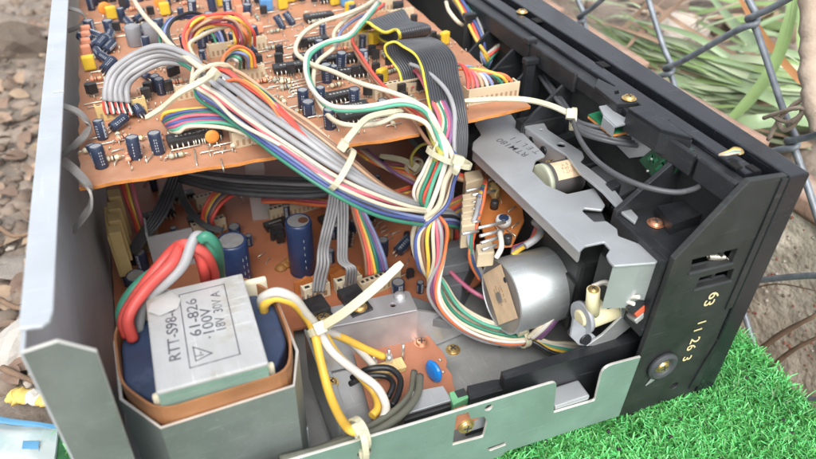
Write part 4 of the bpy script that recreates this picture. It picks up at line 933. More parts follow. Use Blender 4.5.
screw(mech, Z(551, 163, 0.089), (0, 0, 1), 0.0020, BRASS)

# ---- head amplifier board standing under the mechanism plate
amp_pts = [(476, 158), (487, 163), (519, 190), (524, 222), (512, 246), (488, 248), (477, 215), (474, 178)]
mb = MB(); plate(mb, 'z', 0.066, [tuple(Z(u, v, 0.066)[:2]) for u, v in amp_pts], PCBM, t=0.0015); amp = mb.build('head_amp_board', DEV); amp['label'] = 'small amber circuit board with white plugs and metal pins'
def pin(a, b, r=0.00075): MB().tube([a, b], [r, r*1.1], SOLDER, 8).build('pin', amp)
for (u0, v0, u1, v1) in ((466, 191, 490, 186), (472, 195, 495, 191), (478, 228, 505, 222), (480, 236, 503, 230), (481, 243, 500, 237), (462, 234, 478, 231), (484, 182, 494, 178), (482, 250, 496, 245)):
    pin(Z(u0, v0, 0.076), Z(u1, v1, 0.074))
def conn_box(pts, z0, z1, parent, m=CREAM, name='plug'):
    mb = MB(); mb.prism([tuple(Z(u, v, z1)[:2]) for u, v in pts], z0, z1, m); o = mb.build(name, parent)
    b = o.modifiers.new('bevel', 'BEVEL'); b.width = 0.0006; b.segments = 2; return o
conn_box([(464, 172), (480, 169), (484, 178), (466, 183)], 0.062, 0.076, amp)
for k in range(5):
    conn_box([(462 - k*.3, 194 + k*6.6), (475 - k*.3, 192 + k*6.6), (477 - k*.3, 198 + k*6.6), (463 - k*.3, 200 + k*6.6)], 0.062, 0.075, amp)
    pin(Z(472, 196 + k*6.6, .0755), Z(480, 194.5 + k*6.6, .0755), .0006)
conn_box([(488, 184), (493, 180), (500, 188), (496, 195)], .068, .073, amp, CREAMY, 'pin_header'); conn_box([(476, 244), (492, 241), (495, 252), (478, 254)], .062, .070, amp)

# trimmer, resistors and solder on the head amplifier board
tq = Z(503, 224, .0675); mb = MB(); mb.lathe([(.0036, 0), (.0038, .002), (.0034, .0034)], mat('white trimmer body', (.55, .56, .55), .5), 20, Matrix.Translation(tq)); mb.lathe([(.0024, .0035), (.0022, .0042), (.0001, .0042)], BLUEC, 18, Matrix.Translation(tq)); mb.box((-.0020, -.0004, .0041), (.0020, .0004, .0044), SHADEK, 0, Matrix.Translation(tq) @ Matrix.Rotation(.6, 4, 'Z')); mb.build('trimmer', amp)
for u, v in ((494, 208), (507, 243)):
    p = Z(u, v, .0668); mb = MB(); mb.lathe([(.0020, 0), (.0020, .004), (.0016, .0044), (.0001, .0044)], BLKC, 14, Matrix.Translation(p)); mb.build('capacitor', amp)
for u, v, a in ((497, 180, .8), (504, 186, .8), (500, 200, 1.3), (512, 210, .4), (511, 234, 1.8), (496, 228, 1.5), (497, 236, 1.5), (488, 172, .7), (515, 226, .5)):
    p = Z(u, v, .067); mb = MB(); mb.tube([Matrix.Rotation(a, 3, 'Z') @ Vector(q) + p for q in ((-.003, 0, -.0005), (-.0028, 0, .0008), (.0028, 0, .0008), (.003, 0, -.0005))], .00035, LEAD, 6); mb.build('jumper_wire', amp)
# ---- power transformer in its shield pot
TR = empty('power_transformer', (-0.217, 0.034, 0.011), DEV); TR['label'] = 'transformer with printed silver top in a brown card and steel pot'
TRO = Vector(TR.location)
def loc(o): o.data.transform(Matrix.Translation(-TRO)); return o
def wallstrip(pts, z0, z1, t, m, closed=True, name='wall', parent=None, lean=0.0):
    P = [Vector((x, y)) for x, y in pts]; n = len(P); vs = []; c = sum(P, Vector((0, 0)))/n
    for i in range(n):
        a = P[i-1] if (closed or i) else P[i]; b = P[(i+1) % n] if (closed or i < n-1) else P[i]
        d = (b-a).normalized(); nn = Vector((-d.y, d.x)); 
        if nn.dot(c-P[i]) < 0: nn = -nn
        for (off, z) in ((0, z0), (0, z1), (t, z1), (t, z0)): q = P[i] + nn*off; vs.append((q.x, q.y, z))
    m_ = n if closed else n-1
    fs = [(4*i+j, 4*((i+1) % n)+j, 4*((i+1) % n)+(j+1) % 4, 4*i+(j+1) % 4) for i in range(m_) for j in (0, 2, 3)]
    if not closed: fs += [(0, 1, 2, 3), (4*n-4, 4*n-3, 4*n-2, 4*n-1)]
    mb = MB().add(vs, fs, m).add(vs, [(4*i+1, 4*((i+1) % n)+1, 4*((i+1) % n)+2, 4*i+2) for i in range(m_)], EDGE if m is STEEL else m); return mb.build(name, parent)
pot = [(-0.2472, 0.050), (-0.2462, 0.0225), (-0.2350, 0.0064), (-0.1925, 0.0082), (-0.1875, 0.0230), (-0.1885, 0.050), (-0.1985, 0.0640), (-0.2360, 0.0640)]
loc(wallstrip(pot, 0.0112, 0.0775, 0.0010, STEEL, True, 'shield_pot', TR))
inner = rounded([(-0.2460, 0.050), (-0.2450, 0.0235), (-0.2343, 0.0080), (-0.1932, 0.0096), (-0.1890, 0.0238), (-0.1898, 0.0495), (-0.1992, 0.0626), (-0.2354, 0.0626)], 0.006, 4)
loc(wallstrip(inner, 0.030, 0.0835, 0.0008, COPPER, True, 'card_band', TR))
mb = MB(); cx0, cx1, cy0, cy1 = -0.2336, -0.1995, 0.0098, 0.0560
mb.box((cx0, cy0, 0.0885), (cx1, cy1, 0.0900), CORE, 0.0006); core = loc(mb.build('core_plate', TR))
mb = MB()
for i in range(20): mb.box((cx0+.0003, cy0+.0003, 0.0445 + i*.0022), (cx1-.0003, cy1-.0003, 0.0445 + i*.0022 + .0020), ZINCG, 0.0001)
loc(mb.build('lamination_stack', TR))
for x0, x1 in ((-0.2445, -0.2330), (-0.2000, -0.1905)):
    s = -1 if x0 < -0.22 else 1; xo, xi = (x0, x1) if s < 0 else (x1, x0)
    poly = rounded([(xi, 0.0150), (xi + s*.0030, 0.0165), (xo, 0.0265), (xo, 0.0480), (xi + s*.004, 0.0555), (xi, 0.0555)], [0, .003, .004, .004, .003, 0], 4)
    if s > 0: poly = poly[::-1]
    mb = MB(); mb.prism(poly, 0.035, 0.0790, COILB); co = loc(mb.build('coil', TR)); bv = co.modifiers.new('bevel', 'BEVEL'); bv.width = .0022; bv.segments = 3; bv.limit_method = 'ANGLE'; bv.angle_limit = 0.9
    for (ya, yb, q) in ((0.0128, 0.0150, .0026), (0.0556, 0.0580, .0090)):
        mb = MB(); mb.box((min(xi, xi + s*q), ya, 0.05), (max(xi, xi + s*q), yb, 0.0850), IVORY, 0.0010); loc(mb.build('bobbin_flange', TR))
rd = Vector((0, 1, 0)); up = Vector((-1, 0, 0)); zt = 0.09006
def tt(s, u, v, size, sx=1.0):
    p = Z(u, v, zt); mb = MB(); text(mb, s, size, frame((0.03, 1, 0), (-1, 0.03, 0), p), INKG, sx); o = mb.build('printing', core); o.data.transform(Matrix.Translation(-TRO))
tt('RTT-S98-0', 173, 333, 0.0052, 1.12); tt('61-826', 194, 317, 0.0052, 1.3); tt('\u00b7100V', 208, 323, 0.0052, 1.25); tt('18V', 221, 324, 0.0046, 0.95); tt('30V A', 217, 302, 0.0046, 0.95)
fr_ = [Z(u, v, zt) for u, v in ((179, 295), (224, 284), (240, 354), (190, 368))]
mb = MB()
for i in range(4):
    a, b = fr_[i], fr_[(i+1) % 4]; d = (b-a).normalized()*0.00018; nn = Vector((-d.y, d.x, 0)); mb.prism([tuple((a-d-nn)[:2]), tuple((b+d-nn)[:2]), tuple((b+d+nn)[:2]), tuple((a-d+nn)[:2])], 0.09, 0.09008, INKG)
tri = [Z(u, v, zt) for u, v in ((193, 347), (212, 353), (196, 361))]
for i in range(3):
    a, b = tri[i], tri[(i+1) % 3]; d = (b-a).normalized()*0.00018; nn = Vector((-d.y, d.x, 0)); mb.prism([tuple((a-d-nn)[:2]), tuple((b+d-nn)[:2]), tuple((b+d+nn)[:2]), tuple((a-d+nn)[:2])], 0.09, 0.09008, INKG)
loc(mb.build('printed_frame', core)); tt('I-', 200, 354, 0.0036)
# leads
ld_ = empty('transformer_leads', (0, 0, 0), DEV); ld_['label'] = 'thick red, green and grey transformer leads'
def TL(c, pts, r=0.0021): wire([Z(u, v, z) for u, v, z in pts], r, c, ld_)
TL('red', [(133, 340, .080), (128, 318, .088), (146, 290, .094), (170, 264, .100), (184, 246, .102), (196, 252, .098), (203, 268, .090), (206, 285, .075)])
TL('red', [(127, 336, .080), (124, 320, .086), (136, 296, .091), (160, 266, .096), (176, 247, .101), (188, 244, .104), (204, 250, .1), (214, 270, .085), (216, 290, .07)])
TL('green', [(124, 330, .080), (122, 312, .084), (134, 288, .088), (160, 268, .092), (184, 258, .096), (194, 242, .103), (203, 237, .104), (212, 246, .1), (217, 268, .08), (218, 290, .06)])
TL('grey', [(138, 332, .078), (146, 300, .088), (166, 282, .094), (184, 264, .099), (192, 242, .105), (198, 236, .106), (206, 238, .105)], 0.0019)
TL('green', [(200, 240, .106), (206, 236, .107), (213, 241, .104), (219, 262, .085), (220, 285, .06)], .0019)
TL('black', [(146, 316, .078), (156, 296, .086), (186, 262, .096), (196, 250, .097), (207, 262, .085), (211, 284, .065)], .0018)
# ---- heavy yellow and white supply wires
yw = empty('supply_wires', (0, 0, 0), DEV); yw['label'] = 'thick yellow and white supply wires tied together'
def YW(c, pts, r=0.0018): wire([Z(u, v, z) for u, v, z in pts], r, c, yw)
YW('white', [(262, 308, .078), (264, 298, .086), (276, 293, .090), (292, 298, .086), (306, 312, .076), (318, 328, .064), (330, 350, .056), (356, 372, .046), (376, 388, .040), (386, 404, .038), (384, 418, .038)])
YW('amber', [(264, 312, .078), (265, 303, .084), (276, 298, .087), (290, 300, .085), (304, 314, .075), (314, 330, .064), (320, 360, .056), (330, 395, .050), (344, 424, .052), (353, 431, .055), (362, 430, .053)])
YW('amber', [(322, 330, .060), (336, 352, .052), (360, 374, .042), (374, 392, .036), (378, 408, .036), (372, 416, .036)])
YW('white', [(322, 330, .062), (338, 334, .052), (352, 344, .042), (366, 358, .034), (374, 366, .030)], .0017)
YW('amber', [(326, 332, .058), (345, 338, .048), (366, 348, .038), (384, 357, .031)], .0017)
YW('clear', [(420, 376, .034), (417, 394, .037), (404, 412, .041), (380, 428, .044), (350, 440, .0455), (318, 451, .046), (280, 460, .046)], .0016)
YW('clear', [(414, 372, .030), (410, 392, .033), (396, 410, .037), (374, 425, .040), (350, 436, .043), (312, 450, .044), (280, 459, .044)], .0015)
YW('black', [(352, 378, .026), (368, 370, .032), (390, 370, .032), (400, 378, .032), (399, 392, .032), (392, 406, .032)], .0014)
YW('black', [(350, 384, .024), (366, 376, .029), (386, 376, .029), (393, 384, .029), (388, 398, .028)], .0013)
cable_tie(yw, Z(320, 329, .063), (Z(326, 340, .060) - Z(316, 318, .066)), (0.0044, 0.0034), Z(320, 328, .0672), [Z(345, 312, .076), Z(375, 288, .085), Z(402, 263, .092)], w=0.0030)
cable_tie(yw, Z(359, 434, .050), (Z(385, 420, .048) - Z(335, 446, .05)), (0.0052, 0.0058), Z(358, 430, .0545), None, w=.0024)
cable_tie(yw, Yp(363, 447, -0.002), (1, 0, 0), (0.0028, 0.0066), None, None, w=.0022)

# ---- aluminium heat sink bracket with two power transistors
HS = empty('heat_sink_bracket', (0, 0, 0), DEV); ZH = 0.040
top = [Z(u, v, ZH) for u, v in ((316, 311), (409, 291), (418, 311), (316, 331))]
mb = MB(); hh = Z(393, 306, ZH); plate(mb, 'z', ZH, rounded([tuple(p[:2]) for p in (top[0], top[1], top[2], top[3])], [0, .002, .001, 0], 3), ALU, [circle(hh.x, hh.y, .0013, 12)], t=0.0014, bevel=.0003); hst = mb.build('bracket_top', HS)
mb = MB(); mb.prism([(top[3].x, top[3].y), (top[2].x, top[2].y), (top[2].x, top[2].y+.0013), (top[3].x, top[3].y+.0013)], 0.012, ZH, ALU); mb.build('bracket_face', HS)
p = Z(400, 297, ZH + .0006); mb = MB(); mb.lathe([(.0032, 0), (.0026, .0016), (.0012, .0024), (.0001, .0026)], ALU, 14, Matrix.Translation(p)); mb.build('pressed_dimple', hst)
a, b = Z(418, 327, .028), Z(463, 330, .0185)
mb = MB(); fa, fb, fc, fd = top[2], top[2] + Vector((0.028, 0.004, -0.017)), top[2] + Vector((.028, .004, -.028)), top[2] + Vector((0, 0, -.028))
mb.add([fa, fb, fc, fd] + [q + Vector((0, .0013, 0)) for q in (fa, fb, fc, fd)], [(0, 1, 2, 3), (7, 6, 5, 4), (0, 4, 5, 1), (1, 5, 6, 2), (2, 6, 7, 3), (3, 7, 4, 0)], ALU); mb.build('bracket_wing', HS)
def transistor_pack(u, v, ang, parent):
    p = Z(u, v, ZH + .0007); r = empty('power_transistor', p, parent)
    M = Matrix.Translation(p) @ Matrix.Rotation(ang, 4, 'Z'); mb = MB()
    mb.box((-.0052, -.0042, 0), (.0052, .0062, .0042), BLKC, .0004, M); mb.box((-.0052, -.0100, 0), (.0052, -.0042, .0016), BLKC, .0003, M)
    for x in (-.0025, 0, .0025): mb.tube([M @ Vector((x, .0062, .0022)), M @ Vector((x, .0095, .0022)), M @ Vector((x, .0100, -.006))], .0005, LEAD, 6)
    o = mb.build('transistor_body', None); bpy.data.objects.remove(r); o.parent = parent; o.name = 'power_transistor'
    screw(parent, M @ Vector((0, -.0068, .0017)), (0, 0, 1), .0026)
transistor_pack(317, 312, 0.16, HS); transistor_pack(353, 301, 0.16, HS)
# ---- steel divider fin and fittings on the chassis floor
mb = MB(); A, B = Z(305, 322, .043), Z(336, 421, .043)
x0 = (A.x + B.x)/2; mb.box((x0 - .0006, 0.0135, 0.0115), (x0 + .0006, 0.066, 0.0430), ZINC, .0003); fin = mb.build('divider_fin', DEV)
mb = MB(); mb.box((x0, 0.0135, 0.0112), (x0 + .010, 0.066, 0.0124), ZINC, .0003); mb.build('fin_foot', fin)
mb = MB(); q = [Z(u, v, .013) for u, v in ((306, 375), (318, 385), (335, 440), (296, 459), (300, 420))]; 
mb.prism([(-.1885, .012), (-.1790, .012), (-.1790, .05), (-.1860, .058)], .0115, .0150, ZINC); mb.build('floor_step', DEV)
mb = MB(); p = Z(300, 420, .035); mb.box((p.x-.002, p.y-.006, .012), (p.x+.002, p.y+.006, .036), WALLM, .0008); mb.build('fuse_block', DEV)
mb = MB(); mb.box((-.1925, 0.0125, .048), (-.1865, .045, .0495), IVORY, .0005); 
for u, v, z in ((331, 383, .0112), (453, 350, .0112), (512, 343, .0112)): screw(DEV, Z(u, v, z), (0, 0, 1), .0027)
# side fins of grey sheet leaving the bracket, right
zbox([(412, 296), (452, 310), (452, 322), (416, 316)], .026, .031, mat('grey moulded block', (0.16, 0.17, 0.18), 0.5), 'grey_rail', DEV)
zbox([(425, 232), (470, 222), (480, 250), (462, 284), (440, 288)], .012, .034, mat('dark grey moulding', (0.10, 0.105, 0.115), .5), 'dark_tray', DEV)
zbox([(436, 252), (458, 248), (470, 262), (440, 268)], .034, .040, mat('grey moulded block', (0.16, 0.17, 0.18), 0.5), 'grey_block', DEV)
zbox([(427, 246), (470, 236), (476, 243), (430, 254)], .034, .046, mat('grey moulded block', (0.16, 0.17, 0.18), 0.5), 'grey_block', DEV)
for u, v in ((432, 286), (440, 292), (506, 342), (517, 336)):
    p = Z(u, v, .020); mb = MB(); mb.box((p.x-.004, p.y-.0008, .018), (p.x+.004, p.y+.0008, .0205), BLK, .0003, None); mb.build('moulded_lug', DEV)
# ---- small power board
ZS = 0.0200
sp_ = [Z(u, v, ZS) for u, v in ((353, 352), (396, 342), (427, 334), (436, 346), (442, 352), (447, 362), (446, 368), (452, 376), (453, 386), (456, 392), (452, 404), (372, 420))]
mb = MB(); plate(mb, 'z', ZS, [tuple(p[:2]) for p in sp_], PCBS, t=.0016); pb = mb.build('power_board', DEV)
screw(pb, Z(421.5, 343, ZS + .0008), (0, 0, 1), .0027, mat('copper screw', (0.62, 0.30, 0.18), 0.35, 0.8))
mb = MB(); A, B = Z(371, 374, .023), Z(404, 364, .023); dd = (B-A).normalized(); M = frame(dd, Vector((-dd.y, dd.x, 0)), (A+B)/2)
mb.box((-(B-A).length/2, -.0028, -.002), ((B-A).length/2, .0028, .0008), CREAMY, .0006, M); hdr = mb.build('pin_header', pb)
for i in range(9):
    p = A.lerp(B, (i+.5)/9); mb = MB(); mb.box((-.0009, -.0032, .0006), (.0009, .0032, .0016), mat('amber clear nylon', (0.70, 0.52, 0.24), 0.35), .0003, Matrix.Translation(p) @ M.to_3x3().to_4x4()); mb.build('header_cell', hdr)
for u, v in ((374, 368), (389, 362), (403, 357)):
    p = Z(u, v, .024); mb = MB(); mb.tube([p - Vector((0, 0, .004)), p + Vector((0, 0, .0085))], .0007, SOLDER, 8)
    if u < 400: mb.lathe([(.0016, -.001), (.0019, .002), (.0014, .0045)], SOLDER, 12, Matrix.Translation(p))
    mb.build('solder_pin', hdr)
p = Z(433, 381, ZS); M = frame((-0.25, 0.95, 0.1), (0.1, -0.08, 1), p + Vector((0, 0, .0065)))
mb = MB(); rr = .0053; mb.lathe([(0.0001, -.0016), (rr*.55, -.0015), (rr*.88, -.0009), (rr, 0), (rr*.88, .0009), (rr*.55, .0015), (.0001, .0016)], BLUED, 22, M)
for s in (-.0025, .0025): mb.tube([M @ Vector((s, -.004, 0)), M @ Vector((s, -.0085, 0))], .0004, LEAD, 6)
mb.build('disc_capacitor', pb)
pl_ = [Z(u, v, .034) for u, v in ((409, 393), (443, 386.5), (452, 401), (402, 416))]
mb = MB(); plate(mb, 'z', .034, [tuple(q[:2]) for q in pl_], PLATE, t=.0013, bevel=.0003); 
a, b = pl_[3], pl_[2]; 
cs = mb.build('connector_shield', pb)
zbox([(404, 416), (450, 402), (452, 406), (404, 421)], .022, .0328, BLKC, 'socket_body', pb)
gt = zbox([(449, 392), (464, 387), (469, 397), (453, 405)], .021, .036, GREENT, 'terminal_block', pb)
p = Z(461, 393, .0361); mb = MB(); mb.box((p.x-.0022, p.y-.0018, .0356), (p.x+.0022, p.y+.0018, .03625), SHADEK, 0); mb.build('terminal_opening', pb)  # flat dark patch painted as the opening's shade
mb = MB(); mb.tube([Z(447, 398, .03), Z(453, 403, .03), Z(456, 406, .027)], .0006, 'cream' and wm('cream'), 8); mb.build('thin_lead', pb)
for u, v in ((440, 360), (437, 367), (430, 377), (443, 372)):
    p = Z(u, v, ZS + .0009); mb = MB(); mb.lathe([(.0009, 0), (.0006, .0005), (.0001, .0007)], SOLDER, 8, Matrix.Translation(p)); mb.build('solder_joint', pb)

# strip of clear tape on the far left corner of the transformer plate
tq = [Z(u, v, .0904) for u, v in ((150, 304), (172, 292), (181, 299), (178, 308), (160, 316), (148, 312))]
mb = MB(); c0 = sum(tq, Vector())/len(tq); n_ = len(tq); vs = [c0 + Vector((0, 0, .0008))] + [q + Vector((0, 0, random.uniform(-.0002, .0004))) for q in tq]
mb.add(vs, [(0, i+1, (i+1) % n_ + 1) for i in range(n_)], mat('glossy clear tape', (.44, .44, .43), .18, 0, .1, 90, .0003, 120), True); loc(mb.build('clear_tape', core))
# ================================================================ circuit boards
# ---- shared component meshes
_c = {}
def proto(key, fn):
    if key not in _c: o = fn().build('tmp'); _c[key] = o.data; bpy.data.objects.remove(o)
    return _c[key]
def m_cap(r, h, sleeve=NAVY, stripe=True):
    def f():
        mb = MB(); n = 18; prof = [(r*.86, 0), (r, r*.10), (r*.93, r*.22), (r, r*.36), (r, h*.96), (r*.93, h), (r*.84, h), (r*.80, h-.0002)]
        mb.lathe(prof, sleeve, n); mb.lathe([(r*.80, h-.00018), (0.00002, h-.00015)], CTOP, n)
        if stripe:
            for a0 in (-1.0,):
                vs = []
                for k in range(4):
                    a = a0 + k*.22; vs += [(r*1.012*math.cos(a), r*1.012*math.sin(a), r*.4), (r*1.012*math.cos(a), r*1.012*math.sin(a), h*.94)]
                mb.add(vs, [(2*k, 2*k+2, 2*k+3, 2*k+1) for k in range(3)], STRIPE)
                for k in range(4):                       # minus marks
                    z = h*(.2 + .2*k); a = a0 + .33; mb.box((-.0002, -.0001, -r*.14), (.0002, .0001, r*.14), sleeve, 0, Matrix.Translation((r*1.02*math.cos(a), r*1.02*math.sin(a), z)) @ Matrix.Rotation(a + math.pi/2, 4, 'Z'))
            for j, a in enumerate((-2.3, -2.0, 2.6)):    # printed value as short dashes
                for k in range(5):
                    z = h*(.22 + .13*k); mb.box((-.00016, -.00006, -r*.12), (.00016, .00006, r*.12), STRIPE, 0, Matrix.Translation((r*1.008*math.cos(a), r*1.008*math.sin(a), z)) @ Matrix.Rotation(a + math.pi/2, 4, 'Z'))
        for s in (-1, 1): mb.tube([(s*r*.4, 0, 0.0003), (s*r*.4, 0, -.003)], .00035, LEAD, 6)
        return mb
    return proto(('cap', r, h, sleeve.name, stripe), f)
def m_ic(n, L, w=.0062, h=.0033):
    def f():
        mb = MB(); mb.box((-L/2, -w/2, .0012), (L/2, w/2, .0012+h), BLKC, .0004)
        mb.lathe([(.0008, 0), (.0007, .00004)], DARK, 12, Matrix.Translation((-L/2+.0016, 0, .0012+h)))
        for k in range(n):
            x = -L/2 + L*(k+.5)/n
            for s in (-1, 1): mb.tube([(x, s*w/2, .0026), (x, s*(w/2+.0009), .0024), (x, s*(w/2+.0012), -.001)], .00038, LEAD, 5)
        for k in range(6): mb.box((-L*.3 + k*L*.1, -.0007, .0012+h-.00002), (-L*.3 + k*L*.1 + L*.065, .0006, .0012+h+.00003), PRINTG, 0)
        return mb
    return proto(('ic', n, L), f)
def m_film(w, d, h, m):
    def f():
        mb = MB(); mb.box((-w/2, -d/2, .001), (w/2, d/2, .001+h), m, min(w, d)*.25)
        for s in (-1, 1): mb.tube([(s*w*.35, 0, .0015), (s*w*.35, 0, -.002)], .0003, LEAD, 5)
        return mb
    return proto(('film', w, d, h, m.name), f)
def m_disc(r, m):
    def f():
        mb = MB(); M = Matrix.Translation((0, 0, r + .002)) @ Matrix.Rotation(math.pi/2, 4, 'X')
        mb.lathe([(.00003, -.0011), (r*.6, -.001), (r*.92, -.0006), (r, 0), (r*.92, .0006), (r*.6, .001), (.00003, .0011)], m, 18, M)
        for s in (-1, 1): mb.tube([(s*r*.5, 0, r*.4+.001), (s*r*.5, 0, -.002)], .00032, LEAD, 5)
        return mb
    return proto(('disc', r, m.name), f)
def m_res(m, L=.0062, r=.0011, stand=False):
    def f():
        mb = MB(); M = Matrix.Translation((0, 0, .0018)) @ Matrix.Rotation(math.pi/2, 4, 'Y')
        b = [BRASS, m, wm('brown'), m, wm('black'), m, wm('red'), m]
        prof = [(r*.4, -L/2), (r, -L*.42), (r*1.05, -L*.32), (r*.86, -L*.2), (r*.86, -L*.10), (r*.86, 0), (r*.86, L*.1), (r*.86, L*.22), (r*1.05, L*.32), (r, L*.42), (r*.4, L/2)]
        mats = [m, m, m, wm('brown'), m, wm('black'), m, m, BRASS, m]
        mb.lathe(prof, m, 12, M, mats=mats)
        for s in (-1, 1): mb.tube([(s*L*.48, 0, .0018), (s*L*.72, 0, .0018), (s*L*.78, 0, .0012), (s*L*.78, 0, -.001)], .0003, LEAD, 5)
        return mb
    return proto(('res', m.name, L, r), f)
def m_to92():
    def f():
        mb = MB(); pts = [(.0022*math.cos(a), .0020*math.sin(a)) for a in [math.radians(-30 + 240*k/8) for k in range(9)]]
        mb.prism(pts, .0022, .0068, BLKC)
        for x in (-.0012, 0, .0012): mb.tube([(x, .0006, .0024), (x, .0004, -.002)], .0003, LEAD, 5)
        return mb
    return proto('to92', f)
def m_jump(L):
    def f(): return MB().tube([(-L/2, 0, -.001), (-L/2, 0, .0005), (-L/2+.0004, 0, .0010), (L/2-.0004, 0, .0010), (L/2, 0, .0005), (L/2, 0, -.001)], .00032, LEAD, 6)
    return proto(('jump', L), f)
def m_coil(r, h):
    def f():
        mb = MB(); mb.lathe([(r*1.1, 0), (r*1.1, h*.15), (r*.8, h*.2), (r*.8, h*.8), (r*1.1, h*.85), (r*1.1, h)], BLKC, 14); mb.lathe([(r*.5, h), (.00003, h+.0002)], DARK, 14); return mb
    return proto(('coil', r, h), f)
def m_conn(n, pitch=.0025, d=.0055, h=.0075, m=CREAM, open_=True):
    def f():
        mb = MB(); L = n*pitch + .0012; t = .0007
        mb.box((-L/2, -d/2, 0), (L/2, d/2, h*.35), m, .0003)
        mb.box((-L/2, -d/2, h*.3), (L/2, -d/2+t, h), m, .0002); mb.box((-L/2, d/2-t, h*.3), (L/2, d/2, h*.8), m, .0002)
        mb.box((-L/2, -d/2+t*.9, h*.3), (-L/2+t, d/2-t*.9, h*.9), m, 0); mb.box((L/2-t, -d/2+t*.9, h*.3), (L/2, d/2-t*.9, h*.9), m, 0)
        mb.box((-L/2+t*1.3, -d/2+t*1.4, h*.3), (L/2-t*1.3, d/2-t*1.4, h*.86), m, .0002)
        for k in range(n):
            x = -L/2 + .0006 + pitch*(k+.5)
            mb.box((x-pitch*.22, -d/2-.00012, h*.15), (x+pitch*.22, -d/2+.0002, h*.5), INKB, 0)
            mb.box((x-pitch*.3, -d*.12, h*.86-.0002), (x+pitch*.3, d*.18, h*.86+.00004), SHADEK, 0)
        return mb
    return proto(('conn', n, pitch, d, h, m.name), f)

class Board:
    def __init__(s, obj, z, tz=0.0): s.o = obj; s.z = z
    def put(s, me, name, u, v, rz=0, tilt=0, taz=0, dz=0.0, sc=None, pos=None):
        p = pos if pos is not None else Z(u, v, s.z)
        Mr = Matrix.Rotation(taz, 4, 'Z') @ Matrix.Rotation(tilt, 4, 'X') @ Matrix.Rotation(rz - taz, 4, 'Z')
        o = link(me, name, s.o, (p.x, p.y, s.z + dz), Mr.to_euler(), sc); return o
r_ = math.radians

# ================================================================ upper board
ZU = 0.110
def rough(pts, amp=.0004, step=.006, seed=1):
    out = []; R = random.Random(seed)
    for i, p in enumerate(pts):
        a, b = Vector(p), Vector(pts[(i+1) % len(pts)]); n = max(1, int((b-a).length/step)); d = (b-a); nn = Vector((-d.y, d.x)).normalized()
        for k in range(n): out.append(tuple(a + d*(k/n) + nn*(R.uniform(-amp, amp) if k else 0)))
    return out
ub = rough([(-0.2500, 0.1025), (-0.112, 0.0985), (-0.1105, 0.1075), (-0.0885, 0.1065), (-0.0885, 0.1025), (-0.0520, 0.1060), (-0.0520, 0.415), (-0.2500, 0.415)], .00055)
mb = MB(); me = plate_mesh(ub, [], .0016, .0001)
mi = []
for p in me.polygons: mi.append(abs(p.normal.z) > 0.6)
vs = [v.co.copy() for v in me.vertices]
mb.add(vs, [tuple(p.vertices) for p, f in zip(me.polygons, mi) if f], PCB, False, Matrix.Translation((0, 0, ZU - .0008)))
mb.add(vs, [tuple(p.vertices) for p, f in zip(me.polygons, mi) if not f], PCBE, False, Matrix.Translation((0, 0, ZU - .0008)))
UBO = mb.build('upper_circuit_board', DEV); UBO['label'] = 'large orange brown circuit board packed with components'
UB = Board(UBO, ZU)
C4 = m_cap(.0022, .0084); C5 = m_cap(.0026, .0094); C3 = m_cap(.0019, .0070); CB = m_cap(.0029, .0070); CG = m_cap(.0042, .0108, GREYC, False)
# near row by the edge
for u, v, me, rz, ti, ta in ((103, 139, C4, 0, -.15, 0), (102, 167, C5, 1, -.08, .3), (136, 158, C5, 2, -.10, -.4), (159, 153, C5, .5, -.06, 0.3), (98, 160, C3, .5, -.3, 0.8), (236, 140, C4, 0, 0, 0), (330, 128, C5, 1, 0, 0), (382, 116, C4, 1, .1, 0),
        (304, 108, C5, .3, 0, 0), (309, 115, CB, 1.2, 0, 0), (355, 107, C5, 0, 0, 0), (321, 103, C4, 2, .05, 0), (341, 69, C5, 0, .1, .5), (327, 82, C5, .4, 0, 0), (323, 36, C3, 0, 0, 0), (320, 55, C4, 1, 0, 0), (283, 29, C4, 1, -.5, .8), (293, 25, C4, 1, -.6, .8),
        (202, 48, C4, 1, 0, 0), (204, 63, C3, 0, 0, 0), (92, 10, C4, 1, 0, 0), (158, 91, C4, 1, .1, 0), (162, 94, C4, 2, .1, 0), (91, 32, CB, 0, 0, 0), (110, 32, CB, 1, 0, 0), (334, 78, C3, 0, .1, 0), (316, 63, C3, .5, 0, 0)):
    UB.put(me, 'capacitor', u, v, rz, ti, ta)
for u, v, me, a, ta in ((113, 133, C4, .6, -0.9), (143, 119, C4, .5, 0.3), (98, 52, C5, .4, -.6), (109, 44, C4, .3, -.3), (103, 62, C4, .2, .3), (114, 47, C4, 1., .5), (190, 96, C5, .4, -1.1), (105, 75, C5, .5, -.6), (112, 66, C4, .4, .6), (150, 82, C3, .2, .6), (233, 108, C3, .4, .4)):
    o = UB.put(me, 'capacitor', u, v, a, r_(-78), ta, .0024)
for u, v in ((136, 45), (153.5, 43)): UB.put(CG, 'capacitor', u, v)['label'] = 'fat plain grey capacitor'
mb = MB(); a_, b_ = Z(145, 32, ZU+.006), Z(145, 36, ZU+.006); mb.box((a_.x-.001, a_.y-.002, ZU), (a_.x+.001, a_.y+.002, ZU+.008), BLKC, .0004); mb.build('spacer', UBO)
I18 = m_ic(9, .0200); I16 = m_ic(8, .0178); I8 = m_ic(5, .0130)
for u, v, me, a in ((190, 143, I16, .1), (357, 121, I16, .1), (351, 77, I16, -.05), (342, 63, I16, -.03), (340, 101, I16, .12), (291, 72, I16, .0), (313, 46, I16, .1), (319, 21, I16, .1), (355, 113, I8, .1), (207, 139, I8, .1), (306, 62, I8, 0), (398, 60, I8, .1)):
    UB.put(me, 'integrated_circuit', u, v, a)
